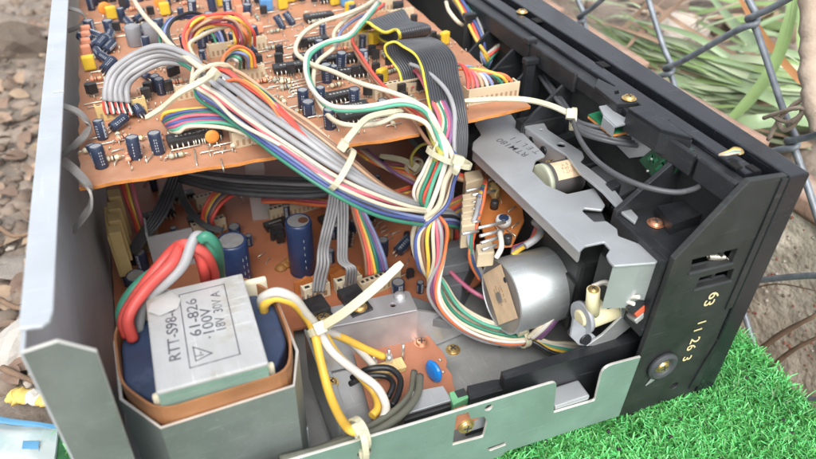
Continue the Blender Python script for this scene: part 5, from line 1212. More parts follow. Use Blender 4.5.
YF = m_film(.0060, .0036, .0072, YELLOW); BF = m_film(.0078, .0050, .0078, BLUEB); OF = m_film(.0050, .0032, .0056, SALMON); DO = m_disc(.0038, ORANGE); DO2 = m_disc(.0030, ORANGE)
for u, v, a in ((113, 20, .2), (166, 16, .1), (91, 71, .1), (283, 10, .2), (335, 6, 0.2), (222, 7, .3), (290, 3, 0), (297, 1, 0)): UB.put(YF, 'film_capacitor', u, v, a)
for u, v, a in ((267, 12, 0), (347, 7, .1), (340, 1, .2), (260, 2, .2)): UB.put(BF, 'film_capacitor', u, v, a)
for u, v in ((88, 37), (88, 43), (88, 50), (88, 57), (241, 16), (247, 24), (253, 31), (259, 34), (238, 8)): UB.put(OF, 'film_capacitor', u, v, .1)
for u, v, a in ((107, 18, .3), (162, 12, -.2)): UB.put(DO, 'disc_capacitor', u, v, a)
UB.put(DO2, 'disc_capacitor', 214, 147, .1)
T9 = m_to92()
for u, v, a in ((92.5, 97, .2), (173, 80, .5), (177, 78, .4), (124, 10, 0), (152, 18, 0), (280, 58, .3), (209, 92, .1), (148, 102, .2), (150, 96, 0), (232, 62, 0), (376, 76, 0), (360, 62, .4), (372, 58, .3)): UB.put(T9, 'transistor', u, v, a)
RB = m_res(BEIGE); RS = m_res(SALMON, .0058); RG = m_res(mat('grey green resistor', (0.36, 0.38, 0.30), .5))
for u, v, a, me in ((336, 88, .2, RB), (123, 141, .5, RS), (97, 82, .1, RS), (268, 82, 0.1, RS), (262, 84, .1, RS), (148, 90, .2, RG), (234, 147, 1.3, RB), (389, 70, .3, RS), (392, 74, .3, RG), (178, 84, .1, RG)): UB.put(me, 'resistor', u, v, a)
J8, J12, J5 = m_jump(.008), m_jump(.012), m_jump(.005)
for u, v, a, me in ((108, 84, .05, J12), (112, 88, .05, J12), (185, 140, .2, J12), (210, 153, .1, J8), (224, 151, 1.2, J5), (118, 152, .3, J5), (150, 160, 1.0, J5), (117, 163, 1.2, J5), (299, 82, .15, J12), (300, 85, .15, J12), (301, 88, .15, J12), (302, 91, .15, J12), (303, 94, .15, J12),
        (273, 45, 1.2, J8), (277, 46, 1.2, J8), (281, 46, 1.2, J8), (263, 65, .1, J12), (285, 88, 1.1, J8), (291, 90, 1.1, J8), (296, 45, .4, J8), (298, 26, .5, J8), (296, 58, .1, J12), (390, 118, 1., J5), (386, 108, .2, J8), (360, 82, .1, J8), (372, 86, .1, J8), (364, 108, .1, J8), (140, 114, .2, J12), (98, 104, .1, J12), (102, 107, .1, J12), (394, 126, .1, J8), (374, 126, .3, J5)): UB.put(me, 'jumper_wire', u, v, a)
# connectors
K6, K8, K12, K10 = m_conn(6), m_conn(8, m=CREAM), m_conn(12, .0025), m_conn(10)
UB.put(m_conn(8, .0025, m=CREAMY), 'connector', 123, 115, .12)['label'] = 'aged yellow connector under the grey cables'
UB.put(K12, 'connector', 238, 52, .12); UB.put(K8, 'connector', 244, 80, .12); UB.put(K6, 'connector', 194, 96, .12); UB.put(K8, 'connector', 257, 141, .1)
UB.put(K12, 'connector', 365, 44, .05); UB.put(K12, 'connector', 402, 93, .1); UB.put(m_conn(10, .0026, .007, .0085), 'connector', 490, 99, .02); UB.put(K6, 'connector', 400, 20, .1); UB.put(K6, 'connector', 384, 10, .1)
for u, v in ((374, 46), (363, 44), (382, 84), (444, 46), (350, 15)): UB.put(YF, 'film_capacitor', u, v, .5)
UB.put(m_film(.006, .005, .007, BLKC), 'relay_block', 398, 14, .1)
# filler parts on the far half, in rows as on such boards
R2 = random.Random(5)
taken = []
def far(n, names, u0, u1, v0, v1):
    for _ in range(n):
        u, v = R2.uniform(u0, u1), R2.uniform(v0, v1)
        if any(abs(u-a) < 7 and abs(v-b) < 5 for a, b in taken): continue
        taken.append((u, v)); p = Z(u, v, ZU)
        if not (-0.246 < p.x < -0.058 and p.y < 0.41): continue
        k = R2.choice(names)
        if k == 'c': UB.put(R2.choice([C3, C4, CB, C5]), 'capacitor', u, v, R2.uniform(0, 6), R2.uniform(-.15, .15), R2.uniform(0, 6))
        elif k == 'l': UB.put(R2.choice([C3, C4]), 'capacitor', u, v, 0, r_(-80), R2.uniform(-1, 1), .0022)
        elif k == 't': UB.put(T9, 'transistor', u, v, R2.uniform(-.3, .3))
        elif k == 'r': UB.put(R2.choice([RB, RS, RG]), 'resistor', u, v, R2.choice([.1, 1.6]))
        elif k == 'j': UB.put(R2.choice([J8, J5, J12]), 'jumper_wire', u, v, R2.choice([.1, .1, 1.55]))
        elif k == 'y': UB.put(R2.choice([YF, BF, OF]), 'film_capacitor', u, v, R2.choice([.1, 1.6]))
        elif k == 'k': UB.put(R2.choice([I8, I16]), 'integrated_circuit', u, v, R2.choice([.1, .1, 1.6]))
far(70, 'ccctlyrjk', 84, 250, -22, 6); far(40, 'ctrjjky', 250, 420, -22, 6); far(26, 'ctjrl', 166, 200, 2, 20); far(22, 'crtj', 205, 232, 22, 40)
far(60, 'jjjrjtj', 262, 345, 10, 60); far(30, 'jjrt', 265, 330, 62, 130); far(24, 'jjrtr', 165, 235, 80, 118); far(20, 'jrjt', 80, 130, 70, 100); far(16, 'jjrt', 350, 400, 95, 125); far(24, 'tjrjc', 355, 420, 45, 90); far(8, 'jj', 410, 520, 60, 100)
far(30, 'cltjr', 115, 135, 3, 30); far(22, 'jr', 85, 240, 140, 165)
far(24, 'jtj', 405, 445, 10, 50)

far(110, 'jjjjtjjr', 255, 350, 8, 128); far(60, 'cctrjl', 165, 260, -20, 60); far(50, 'crtjl', 84, 170, 0, 75); far(40, 'jrtj', 350, 425, 55, 125); far(40, 'ccyrt', 240, 420, -20, 20)
# clipped leads and solder pips all over the board, too small to pick apart
mb = MB()
for _ in range(520):
    x, y = R2.uniform(-.246, -.056), R2.uniform(.106, .40)
    if R2.random() < .5: x = round(x/.0025)*.0025
    hh_ = R2.uniform(.0008, .0024); a = R2.uniform(0, 6.28); q = Vector((x, y, ZU)); mb.tube([q, q + Vector((math.cos(a)*.0006, math.sin(a)*.0006, hh_))], .00032, LEAD, 5)
    if R2.random() < .4: mb.tube([q + Vector((.0025, 0, 0)), q + Vector((.0025 + math.cos(a)*.0006, math.sin(a)*.0006, hh_))], .00032, LEAD, 5)
cl = mb.build('clipped_leads', UBO); cl['kind'] = 'stuff'
# ================================================================ lower board
ZL = 0.020
lb = rough([(-0.2570, 0.088), (-0.2360, 0.070), (-0.180, 0.072), (-0.178, 0.0905), (-0.118, 0.0905), (-0.104, 0.079), (-0.070, 0.094), (-0.060, 0.12), (-0.056, 0.36), (-0.2570, 0.36)], .0004)
mb = MB(); plate(mb, 'z', ZL - .0008, lb, PCBL, t=.0016); LBO = mb.build('lower_circuit_board', DEV); LBO['label'] = 'dark red brown circuit board at the bottom of the case'
LB = Board(LBO, ZL)
BIG = m_cap(.0068, .0335, BLUEC); BIG2 = m_cap(.0075, .0325, BLUEC); MID = m_cap(.0052, .014); CB = m_cap(.0034, .0085); C5 = m_cap(.0030, .0110)
o = LB.put(BIG, 'capacitor', 303, 271, 2.2); o['label'] = 'tall navy blue capacitor with stained silver top'
o = LB.put(BIG2, 'capacitor', 240, 290, 1.2); o['label'] = 'tall blue capacitor behind the transformer'
mb = MB(); P0 = Z(303, 220, .0536); mb.lathe([(.0026, 0), (.0020, .0001)], mat('brown glue stain', (.12, .05, .03), .5), 12, Matrix.Translation(P0)); mb.build('glue_stain', LBO)
for k in range(3):
    p = Z(289 - k*4, 262 + k*3, ZL); mb = MB(); mb.lathe([(.0035, 0), (.003, .001), (.0015, .002), (.0001, .0023)], mat('amber glue', (.30, .14, .04), .35), 14, Matrix.Translation(p)); mb.build('glue_blob', LBO)
for u, v, me in ((137, 262, CB), (144, 268, C5), (142, 296, MID), (126, 275, C5), (130, 284, C5), (287, 217, C4), (383, 255, C5), (373, 252, C4), (398, 294, CB), (331, 262, C4), (347, 246, C4), (354, 232, C4), (223, 268, C5), (236, 238, CB), (170, 215, C4), (155, 190, C4), (212, 240, C4), (420, 292, C3), (250, 245, C3)): LB.put(me, 'capacitor', u, v, R2.uniform(0, 6))
LB.put(C5, 'capacitor', 397, 256, 0, r_(-70), -1.1, .003); LB.put(C5, 'capacitor', 348, 240, 0, r_(-30), 1, .001)
for u, v, me, a in ((360, 225, I16, .3), (346, 242, I8, 1.2), (278, 237, m_film(.008, .008, .006, BLKC), 0), (160, 218, I16, .1), (180, 200, I16, .1), (200, 222, I8, .1), (330, 222, I8, .2), (276, 228, I8, .2)): LB.put(me, 'integrated_circuit', u, v, a)
for u, v, a in ((281, 245, .2), (275, 242, .2), (410, 280, .2)): LB.put(T9, 'transistor', u, v, a)
for k in range(46):
    u, v = R2.uniform(120, 430), R2.uniform(165, 292); 
    if 225 < u < 330 and 205 < v < 290: continue
    LB.put(R2.choice([J5, J8, RB, RG, T9, C3]), R2.choice(['jumper_wire']), u, v, R2.uniform(0, 3))
for c, a in (((385, 232), .2), ((388, 236), .2), ((372, 224), .4), ((376, 229), .4), ((380, 224), .4), ((384, 228), .4), ((390, 240), .4), ((396, 234), .2), ((403, 268), .2), ((405, 276), .2), ((408, 262), 1), ((268, 262), 1), ((262, 256), .4)): LB.put(J5, 'jumper_wire', c[0], c[1], a)
# plugs of the two grey ribbons and the rainbow harness
LB.put(m_conn(3, .0042, .0060, .0090, IVORY), 'connector', 316, 296, .12); LB.put(m_conn(3, .0042, .0060, .0090, IVORY), 'connector', 348, 289, .12)
LB.put(m_conn(8, .0027, .0062, .0100, CREAM), 'connector', 379, 288, .20)['label'] = 'wide cream plug with the rainbow wires'
LB.put(m_conn(12, .0027, .0062, .0085, CREAM), 'connector', 296, 212, .15); LB.put(m_conn(7, .0025, .006, .009), 'connector', 210, 232, .15); LB.put(m_conn(6, .0025, .006, .009), 'connector', 210, 205, .15); LB.put(m_conn(6, .0025, .006, .011, CREAM), 'connector', 149, 243, 1.2)
# little upright phenolic boards by the plugs
def upright(u, v, w, h, ang, jag=5):
    p = Z(u, v, ZL); M = Matrix.Translation(p) @ Matrix.Rotation(ang, 4, 'Z') @ PL['y']
    pts = [(-w/2, 0), (w/2, 0), (w/2, h)] + [(w/2 - w*k/jag, h + (.0012 if k % 2 else -.0006)) for k in range(1, jag)] + [(-w/2, h)]
    me = plate_mesh(pts, [], .0014, .0001); mb = MB(); mb.mesh(me, PCBM, M); mb.build('upright_board', LBO)
upright(310, 290, .016, .0085, .1); upright(333, 284, .010, .0115, .1); upright(345, 284, .016, .0095, .1); upright(362, 279, .010, .008, .2)
# terminal comb at the left wall, strut, L bracket
for k in range(4):
    conn_box([(106, 190 + k*12), (119, 188 + k*12), (121, 196 + k*12), (108, 198 + k*12)], .030, .056, LBO, CREAMY, 'terminal_comb')
conn_box([(103, 207), (112, 206), (118, 236), (107, 238)], .028, .0535, LBO, CREAMY, 'terminal_comb')
mb = MB(); A, B = Z(253, 220.5, ZL), Z(271, 218.5, ZL); d = (B-A).normalized(); nn = Vector((-d.y, d.x, 0))*.0012
mb.prism([tuple(A[:2]), tuple(B[:2]), tuple((B+nn)[:2]), tuple((A+nn)[:2])], ZL, .1082, PLATE); mb.build('support_strut', DEV)
A, B = Z(152, 258, .030), Z(196, 248, .030); mb = MB(); mb.prism([tuple(A[:2]), tuple(B[:2]), (B.x, B.y+.001), (A.x, A.y+.001)], .020, .043, WALLM); mb.prism([tuple(A[:2]), (A.x+.001, A.y), (A.x+.001, A.y+.014), (A.x, A.y+.014)], .020, .046, WALLM); mb.build('angle_bracket', LBO)
mb = MB(); mb.box((-.2480, .066, .018), (-.19, .074, .044), BLKC, .001); mb.build('dark_block', DEV)
# ================================================================ wiring looms
def ZZ(*q): return [Z(u, v, z) for u, v, z in q]
R3 = random.Random(9)
# ---- main loom across the board
ML = empty('main_wire_loom', (0, 0, 0), DEV); ML['label'] = 'thick loom of grey cables and coloured wires across the upper board'
trunk = ZZ((213, 77, .131), (234, 92, .130), (262, 112, .129), (300, 139, .126), (342, 169, .117), (376, 190, .106), (402, 201, .096), (424, 206, .084), (444, 210, .070), (452, 222, .054), (450, 242, .038))
outer_ = ZZ((105, 101, .119), (105, 88, .124), (112, 72, .129), (133, 54, .134), (158, 47, .137), (183, 54, .137), (199, 65, .134))
inner_ = ZZ((128, 103, .117), (126, 92, .121), (131, 80, .124), (145, 70, .127), (163, 62, .129), (186, 64, .130), (203, 74, .130))
gofs = [(-2.0, -.25), (-1.0, .1), (0, .25), (1.0, .1), (2.0, -.25)]
fr_t = frames(trunk)
for i in range(5):
    f = i/4; pts = [a.lerp(b, f) for a, b in zip(outer_, inner_)]
    a, b = gofs[4-i] if False else gofs[i]
    for k, p in enumerate(trunk): pts.append(p + fr_t[k][0]*(-a*.0030 + R3.uniform(-.0004, .0004)) + fr_t[k][1]*(b*.0030 + R3.uniform(-.0003, .0003)))
    wire(pts, .00138, 'grey', ML, 'grey_cable', 6)
    p0 = pts[0]
    for c, dx in (('red', -.0010), ('white', 0), ('black', .0012)):
        wire([p0 + Vector((dx*.3, 0, .001)), p0 + Vector((dx, -.001, -.003)), Vector(Z(108 + i*6 + (dx*1500), 114, .1135))], .0006, c, ML, 'lead', 4)
# coloured wires on the upper side of the loom
R3 = random.Random(9)
up_c = ['orange', 'amber', 'tomato', 'tan', 'green', 'yellow', 'orange', 'brown', 'tomato']
side_off = [(-2.6, 1.0), (-2.0, 1.7), (-1.4, 1.5), (-.8, 1.9), (-3.0, .2), (-2.3, .6), (-1.0, 1.2), (-.2, 1.7), (.4, 1.5)]
loopA = [(255, 46, .118), (252, 30, .130), (238, 16, .138), (215, 13, .141), (194, 19, .140), (184, 34, .138), (187, 50, .136), (199, 65, .134)]
for i, c in enumerate(['tomato', 'amber', 'orange', 'tan', 'magenta', 'red', 'yellow']):
    dx, dy = -5*i, 1.2*i
    pts = [Z(u + dx*(1 if k == 0 else .55 if k == 1 else .25 if k == 2 else -.05*k), v + dy*(0.2 if k == 0 else 1) + R3.uniform(-2, 2) + (0 if k in (0, 7) else i*.8), z - i*.0012 + R3.uniform(-.0015, .0015)) for k, (u, v, z) in enumerate(loopA)]
    a, b = side_off[i]
    for k, p in enumerate(trunk[0:]):
        j_ = (i*3) % 7; f_ = max(0, min(1, (k-2)/3)); pts.append(p + fr_t[k][0]*(-(2.1 + .75*j_)*.0019*(1-f_) - (j_-2.5)*.0016*f_ + R3.uniform(-.0005, .0005)) + fr_t[k][1]*((1.4 - .5*j_)*.0019*(1-f_) - .0034*f_ + R3.uniform(-.0004, .0004)))
    wire(pts, .0008, c, ML)
loopB = [(228, 44, .116), (220, 28, .124), (198, 14, .132), (180, 16, .134), (170, 27, .134), (172, 42, .134), (186, 55, .134), (202, 68, .133)]
for i, c in enumerate(['black', 'lblue', 'blue', 'green']):
    pts = [Z(u - i*3 + R3.uniform(-1, 1), v + i*1.5 + R3.uniform(-1, 1), z - i*.001) for (u, v, z) in loopB]
    for k, p in enumerate(trunk): pts.append(p + fr_t[k][0]*((3.7 + .3*i)*.0019) + fr_t[k][1]*((-.9 - .75*i)*.0019))
    wire(pts, .0008, c, ML)
for i, c in enumerate(['orange', 'amber', 'lblue', 'black', 'teal', 'white']):        # second connector
    pts = ZZ((256 - i*4, 68, .118), (252 - i*3, 53 + i*1.5, .126), (238 - i*1.5, 47 + i*2.2, .131 - i*.001), (226 - i*.5, 54 + i*2, .131 - i*.0008), (222, 68 + i, .131), (224 + i*.6, 80 + i, .130))
    for k, p in enumerate(trunk[1:]): pts.append(p + fr_t[k+1][0]*(-(1.8 + .5*i)*.0019*(1 if k < 2 else .5)) + fr_t[k+1][1]*((2.2 - .45*i)*.0019 if k < 2 else -.0046))
    wire(pts, .0008, c, ML)
# rim of brown, orange and red wires along the loom's far side
for i, c in enumerate(['tan', 'brown', 'tomato', 'brown']):
    pts = ZZ((196 - i*3, 55 + i*2, .133), (206, 68 + i, .134))
    for k, p in enumerate(trunk[:-1]): pts.append(p + fr_t[k][0]*(-(3.0 + .42*i)*.0019*(1.1 if k < 5 else 1)) + fr_t[k][1]*((.6 - .5*i)*.0019))
    wire(pts, .0008, c, ML)
# cream wires from the tie to the edge plug
for i in range(4):
    wire(ZZ((215 + i, 82 + i, .130), (224 + i*2, 96, .128), (238 + i*3, 112, .125), (250 + i*4, 126, .122), (247 + i*5, 138, .119)), .0010, 'cream' if i % 2 else 'white', ML)
# lower set: yellow, blue, green, pink leaving from the edge
low = ['amber', 'blue', 'green', 'pink', 'blue', 'magenta', 'teal', 'cream']
for i, c in enumerate(low):
    st = ZZ((162 + i*1.2, 120 + i*1.6, .113), (165 + i*2, 114 + i*2.6, .117), (186, 110 + i*2.5, .119), (220, 108 + i*2.6, .120), (252, 118 + i*2.5, .121), (285, 139 + i*2.1, .121), (318, 160 + i*2.2, .117), (346, 180 + i*1.6, .109), (372, 200 + i, .098), (400, 209 + i*.5, .087), (424, 211, .078), (446, 216, .064), (454, 232, .046))
    wire(st, .00085, c, ML)
for i, c in enumerate(['cream', 'tan', 'cream', 'brown', 'pink']):
    pts = [Z(198 + R3.uniform(-6, 8), 60 + R3.uniform(-4, 8), .134)]
    sd, hd = R3.choice([-1, 1])*R3.uniform(2.7, 3.9), R3.uniform(-.4, .9)
    for k, p in enumerate(trunk[:8]): pts.append(p + fr_t[k][0]*((sd + R3.uniform(-.5, .5))*.0024) + fr_t[k][1]*((hd + R3.uniform(-.3, .3))*.0019*(1.0 if k else .8)))
    wire(pts, .0008, c, ML)
cable_tie(ML, trunk[0], trunk[1]-trunk[0] + Vector((0, 0, 0)), (.0096, .0050), Z(214, 74, .1385), ZZ((200, 82, .139), (180, 93, .135), (162, 108, .126), (146, 118, .121)), .0021)
cable_tie(ML, trunk[4], trunk[5]-trunk[3], (.0105, .0068), Z(343, 145.5, .126), ZZ((352, 134, .128), (368, 118, .127), (392, 112, .123), (402, 111, .120)), .0022)
# cream wire across the upper left
wire(ZZ((130, -8, .122), (138, 6, .126), (146, 18, .130), (158, 30, .134), (170, 44, .136), (186, 56, .136), (204, 70, .135)), .0013, 'cream', ML)
wire(ZZ((250, 25, .128), (236, 25, .130), (215, 30, .132), (200, 37, .134), (190, 44, .135), (196, 60, .135)), .0010, 'cream', ML)

# ---- vertical loom down the middle
VL = empty('middle_wire_loom', (0, 0, 0), DEV); VL['label'] = 'hanging loom of cream, green and pink wires beside the flat ribbons'
down = ZZ((447, 158, .112), (440, 178, .104), (432, 202, .094), (427, 228, .082), (428, 256, .068), (437, 286, .050), (455, 312, .036), (482, 328, .028), (508, 335, .025), (522, 336, .024))
W_ = [('cream', [(379, -4, .124), (362, 8, .127), (344, 15, .128), (320, 23, .127), (303, 34, .125), (296, 52, .122), (310, 62, .121), (331, 71, .122), (360, 83, .124), (392, 92, .124), (420, 104, .122), (438, 128, .119)]),
      ('white', [(378, 2, .124), (360, 22, .127), (346, 37, .127), (326, 42, .125), (310, 52, .123), (306, 68, .121), (314, 91, .120), (331, 106, .120), (352, 108, .121), (373, 105, .123), (403, 101, .124), (425, 108, .122), (440, 132, .118)]),
      ('teal', [(380, 3, .1235), (362, 24, .1265), (347, 39, .1262), (327, 44, .1245), (311, 54, .1225), (308, 69, .1205), (315, 92, .1195), (330, 108, .1193), (352, 111, .120), (376, 108, .1223), (404, 104, .1232), (424, 112, .121), (438, 136, .117)]),
      ('cream', [(376, 4, .122), (352, 16, .124), (335, 32, .123), (334, 48, .121), (318, 62, .119), (313, 82, .117), (320, 104, .117), (338, 122, .118), (360, 125, .1195), (380, 122, .121), (400, 116, .121), (424, 122, .119), (438, 144, .114)]),
      ('lblue', [(384, 6, .121), (358, 18, .122), (342, 30, .121), (336, 46, .119)]),
      ('tomato', [(384, 4, .124), (372, 14, .123), (356, 30, .121), (352, 40, .119), (362, 56, .118), (378, 80, .118), (398, 100, .118), (420, 116, .117), (436, 142, .113)]),
      ('brown', [(352, 38, .118), (356, 54, .117), (372, 76, .117), (390, 98, .117), (412, 118, .115), (432, 146, .112)])]
dc = ['cream', 'white', 'teal', 'cream', None, 'magenta', 'tan']
fr_d = frames(down); SPR = [1, 1.15, 1.3, 1.45, 1.4, 1.3, 1.2, 1.1, 1, .8]
doff = [(-1.6, .6), (-.6, 1.0), (.1, 1.5), (-1.0, -.4), None, (1.2, .6), (.4, -.6)]
for (c, pts), o in zip(W_, doff):
    q = ZZ(*pts)
    if o is not None:
        for k, p in enumerate(down): q.append(p + fr_d[k][0]*(o[0]*.0023*SPR[k]) + fr_d[k][1]*(o[1]*.0023))
    wire(q, .00115 if c in ('cream', 'white') else .0009, c, VL)
for i, (c, o) in enumerate((('pink', (2.1, .4)), ('orange', (2.9, .2)), ('cream', (2.4, 1.0)), ('green', (1.6, 1.2)), ('white', (3.1, .9)), ('magenta', (1.9, -.3)), ('purple', (1.0, -.9)))):
    q = ZZ((412 + i*2.5, 88 - i, .113), (413 + i*2.2, 72 - i*2, .119), (419 + i*2, 76, .122), (428 + i*2.2, 96, .122), (440 + i*2, 124, .119))
    for k, p in enumerate(down): q.append(p + fr_d[k][0]*(o[0]*.0021*SPR[k]) + fr_d[k][1]*(o[1]*.0021))
    wire(q, .00085, c, VL)
for i, c in enumerate(['blue', 'cream', 'brown', 'amber', 'black', 'cream', 'pink', 'grey']):
    o = (-2.2 + .55*i, -1.6 - .3*(i % 2)); q = ZZ((436 + i, 138, .113))
    for k, p in enumerate(down): q.append(p + fr_d[k][0]*(o[0]*.0019*SPR[k]) + fr_d[k][1]*(o[1]*.0019))
    wire(q, .00088, c, VL)
wire(ZZ((410, 64, .126), (420, 68, .127), (436, 80, .127), (448, 94, .126), (454, 112, .122), (455, 140, .116), (455, 172, .104), (451, 198, .092)), .0010, 'grey', VL)
cable_tie(VL, down[0] + Vector((.0008, 0, 0)), (down[1]-down[0]), (.0100, .0066), Z(458, 160, .118), ZZ((457, 168, .116), (455, 174, .113)), .0022)
tie_y = wm('lime')
for pts in (((428, 128, .110), (434, 144, .113), (441, 154, .116)), ((440, 156, .114), (428, 168, .106), (418, 180, .100))): wire(ZZ(*pts), .0011, 'lime', VL)
cable_tie(VL, down[-1], (1, .1, 0), (.0050, .0046), Z(521, 330, .031), None, .003)
# on from the second tie to the right, under the drum
for i, (c, r) in enumerate((('cream', .0013), ('white', .0013), ('teal', .0010), ('amber', .0013), ('black', .0012))):
    wire(ZZ((520, 334 + i*.6, .024), (534, 338 + i*1.5, .023), (550, 342 + i*2.4, .021), (566, 344 + i*3, .019), (584, 345 + i*4, .014)), r, c, VL)
for c, dz, du in (('purple', 0, 0), ('white', .002, -4), ('purple', -.001, 4), ('cream', .001, -8)):
    wire(ZZ((536 + du, 338, .026 + dz), (548 + du, 326, .034 + dz), (566 + du*.6, 304, .044 + dz), (584 + du*.4, 286, .050 + dz), (602, 277 + du*.3, .050 + dz), (625, 272, .046)), .0012, c, VL)

# ---- wide black flat ribbons with a yellow edge conductor
FRB = empty('flat_ribbon_cables', (0, 0, 0), DEV); FRB['label'] = 'wide black flat ribbon cables with yellow edge conductor'
RBK = mat('black ribbon insulation', (0.060, 0.063, 0.070), 0.36, 0, 0.2, 60); RYE = wm('lime'); RYE = mat('yellow edge conductor', (0.62, 0.52, 0.06), .4)
def rib_cable(A, B, n, name='ribbon_cable'):
    """A and B: the two edges of the flat cable as control points"""
    SA, SB = spline(ZZ(*A), 8), spline(ZZ(*B), 8); mb = MB(); N = len(SA)
    wd = sum(((b-a).length for a, b in zip(SA, SB)))/N; r = wd/n*.52
    for j in range(n):
        f = (j+.5)/n; mb.tube([a.lerp(b, f) for a, b in zip(SA, SB)], r, RYE if j == 0 else RBK, 6)
    return mb.build(name, FRB)
# upper ribbon: rises from its header, folds back and drops away
rib_cable([(360, 33, .116), (361, 27, .122), (366, 23, .126), (374, 28, .127), (385, 33, .1275), (394, 30, .130), (398, 33, .131), (399, 38, .128)],
          [(398, 17, .116), (400, 12, .122), (404, 10, .126), (408, 16, .127), (412, 22, .1275), (424, 24, .131), (430, 27, .131), (431, 33, .127)], 14)
rib_cable([(399, 38, .128), (396, 42, .124), (388, 43, .120), (380, 40, .116), (375, 34, .114)], [(430, 33, .127), (424, 37, .124), (418, 37, .120), (411, 32, .116), (406, 24, .114)], 14)
zbox([(424, 29), (429, 27), (432, 33), (426, 40)], .114, .124, BLKC, 'ribbon_clamp', FRB)
# lower ribbon: out of its header, up, over and hanging down beside the loom
rib_cable([(401, 84, .116), (398, 72, .120), (391, 62, .124), (385, 54, .128), (384, 46, .132), (393, 42, .134), (402, 47, .133), (413, 54, .131), (420, 66, .129), (424, 84, .126), (430, 112, .120), (442, 138, .112), (448, 158, .106)],
          [(434, 79, .116), (432, 66, .120), (428, 56, .124), (422, 48, .128), (420, 41, .132), (428, 38, .134), (438, 40, .133), (447, 46, .131), (455, 56, .129), (459, 76, .126), (465, 104, .120), (468, 132, .110), (466, 158, .100)], 15)
# ---- plug with coloured wires at the right edge of the board
RP = empty('edge_plug_wires', (0, 0, 0), DEV); RP['label'] = 'fan of coloured wires entering the long cream plug'
for i, c in enumerate(['red', 'tomato', 'pink', 'tan', 'white', 'lblue', 'black', 'green', 'amber', 'orange']):
    wire(ZZ((446, 66 + i*.8, .120 - i*.0004), (453 + i*.6, 64 + i*.5, .122), (462 + i*2.5, 66 + i*.6, .123), (467 + i*4.2, 78 - i*.2, .121), (468 + i*4.9, 90 - i*.9, .117)), .00085, c, RP)
# ---- harness at the back of the front panel
BH = empty('rear_harness', (0, 0, 0), DEV); BH['label'] = 'coloured harness passing the cable posts behind the front panel'
bh = ZZ((448, -12, .121), (462, 6, .119), (472, 24, .115), (480, 42, .108), (484, 58, .100), (488, 72, .084), (491, 84, .066))
bundle(BH, bh, ['red', 'amber', 'orange', 'tomato', 'green', 'lblue', 'white', 'yellow', 'grey', 'blue'], .0010, spread=[1, 1, 1, .8, .7, .7, .7])
bundle(BH, ZZ((536, 22, .102), (520, 32, .106), (508, 38, .107), (497, 47, .105), (487, 60, .098), (486, 74, .084), (488, 86, .066)), ['red', 'orange', 'tomato', 'amber', 'white', 'lblue', 'green'], .0010, spread=[.8, .8, .9, 1, 1, .8, .7])
wire(ZZ((512, 52, .098), (497, 53, .096), (488, 60, .090), (484, 66, .086)), .0016, 'white', BH)
wire(ZZ((446, 2, .122), (450, 12, .120), (458, 22, .116), (467, 28, .110)), .0012, 'cream', BH)
# black leads running to the near cell
BL = empty('black_lead_loom', (0, 0, 0), DEV); BL['label'] = 'black leads looping from the cable post into the near cell'
for i in range(4):
    wire(ZZ((536 + i*2, 70, .108), (548 + i*2.5, 88 + i, .108), (562 + i*2, 106 + i*1.5, .110), (580, 122 + i*3, .112), (606, 129 + i*4, .112), (630, 135 + i*3.5, .110), (652, 138 + i*3, .106), (664, 140 + i*2, .100)), .0011, 'dgrey', BL)
wire(ZZ((573, 120, .113), (580, 140, .114), (596, 160, .1145), (620, 178, .1145), (648, 188, .1145), (676, 192, .1145), (695, 189, .114), (704, 181, .112), (708, 170, .108)), .0011, 'dgrey', BL)
cable_tie(BL, Z(573, 119, .111), (1, -.6, 0), (.0050, .0042), Z(570, 114, .117), ZZ((552, 106, .118), (528, 100, .117), (500, 99, .118), (464, 101, .119)), .0021)

# ---- lower harnesses
LH = empty('lower_wire_loom', (0, 0, 0), DEV); LH['label'] = 'rainbow wires and grey flat ribbons plugged into the lower board'
rain = ['brown', 'tomato', 'orange', 'amber', 'green', 'blue', 'purple', 'lblue']
for i, c in enumerate(rain):
    wire(ZZ((344 + i*.9, 168, .068), (348 + i*1.3, 190, .064), (354 + i*1.6, 214, .056), (361 + i*2.2, 238, .046), (365 + i*2.7, 258, .038), (366.5 + i*2.9, 276 - i*.9, .030)), .0010, c, LH)
GR = wm('grey')
def gribbon(A, B, n, parent, m=GR, name='grey_ribbon'):
    SA, SB = spline(ZZ(*A), 7), spline(ZZ(*B), 7); mb = MB(); wd = sum(((b-a).length for a, b in zip(SA, SB)))/len(SA); r = wd/n*.52
    for j in range(n): mb.tube([a.lerp(b, (j+.5)/n) for a, b in zip(SA, SB)], r, m, 6)
    return mb.build(name, parent)
gribbon([(330, 186, .070), (326, 210, .062), (320, 236, .052), (317, 252, .050), (316, 264, .046), (313, 278, .038), (312, 292, .030)], [(340, 186, .070), (338, 210, .062), (332, 236, .052), (329, 252, .050), (330, 264, .046), (327, 278, .038), (324, 292, .030)], 4, LH)
gribbon([(336, 186, .068), (337, 215, .060), (337, 244, .050), (338, 262, .047), (345, 268, .046), (345, 278, .038), (344, 286, .030)], [(348, 186, .068), (349, 215, .060), (348, 244, .050), (349, 262, .047), (356, 267, .046), (357, 276, .038), (356, 284, .030)], 4, LH)
gribbon([(170, 170, .05), (162, 190, .05), (150, 215, .046), (136, 236, .038), (128, 252, .030)], [(184, 172, .05), (177, 194, .05), (164, 220, .046), (146, 242, .038), (136, 256, .030)], 5, LH, wm('dgrey'))
gribbon([(172, 176, .04), (182, 206, .038), (200, 226, .034), (222, 234, .030)], [(179, 174, .04), (190, 204, .038), (206, 222, .034), (224, 228, .030)], 4, LH, wm('dgrey'))
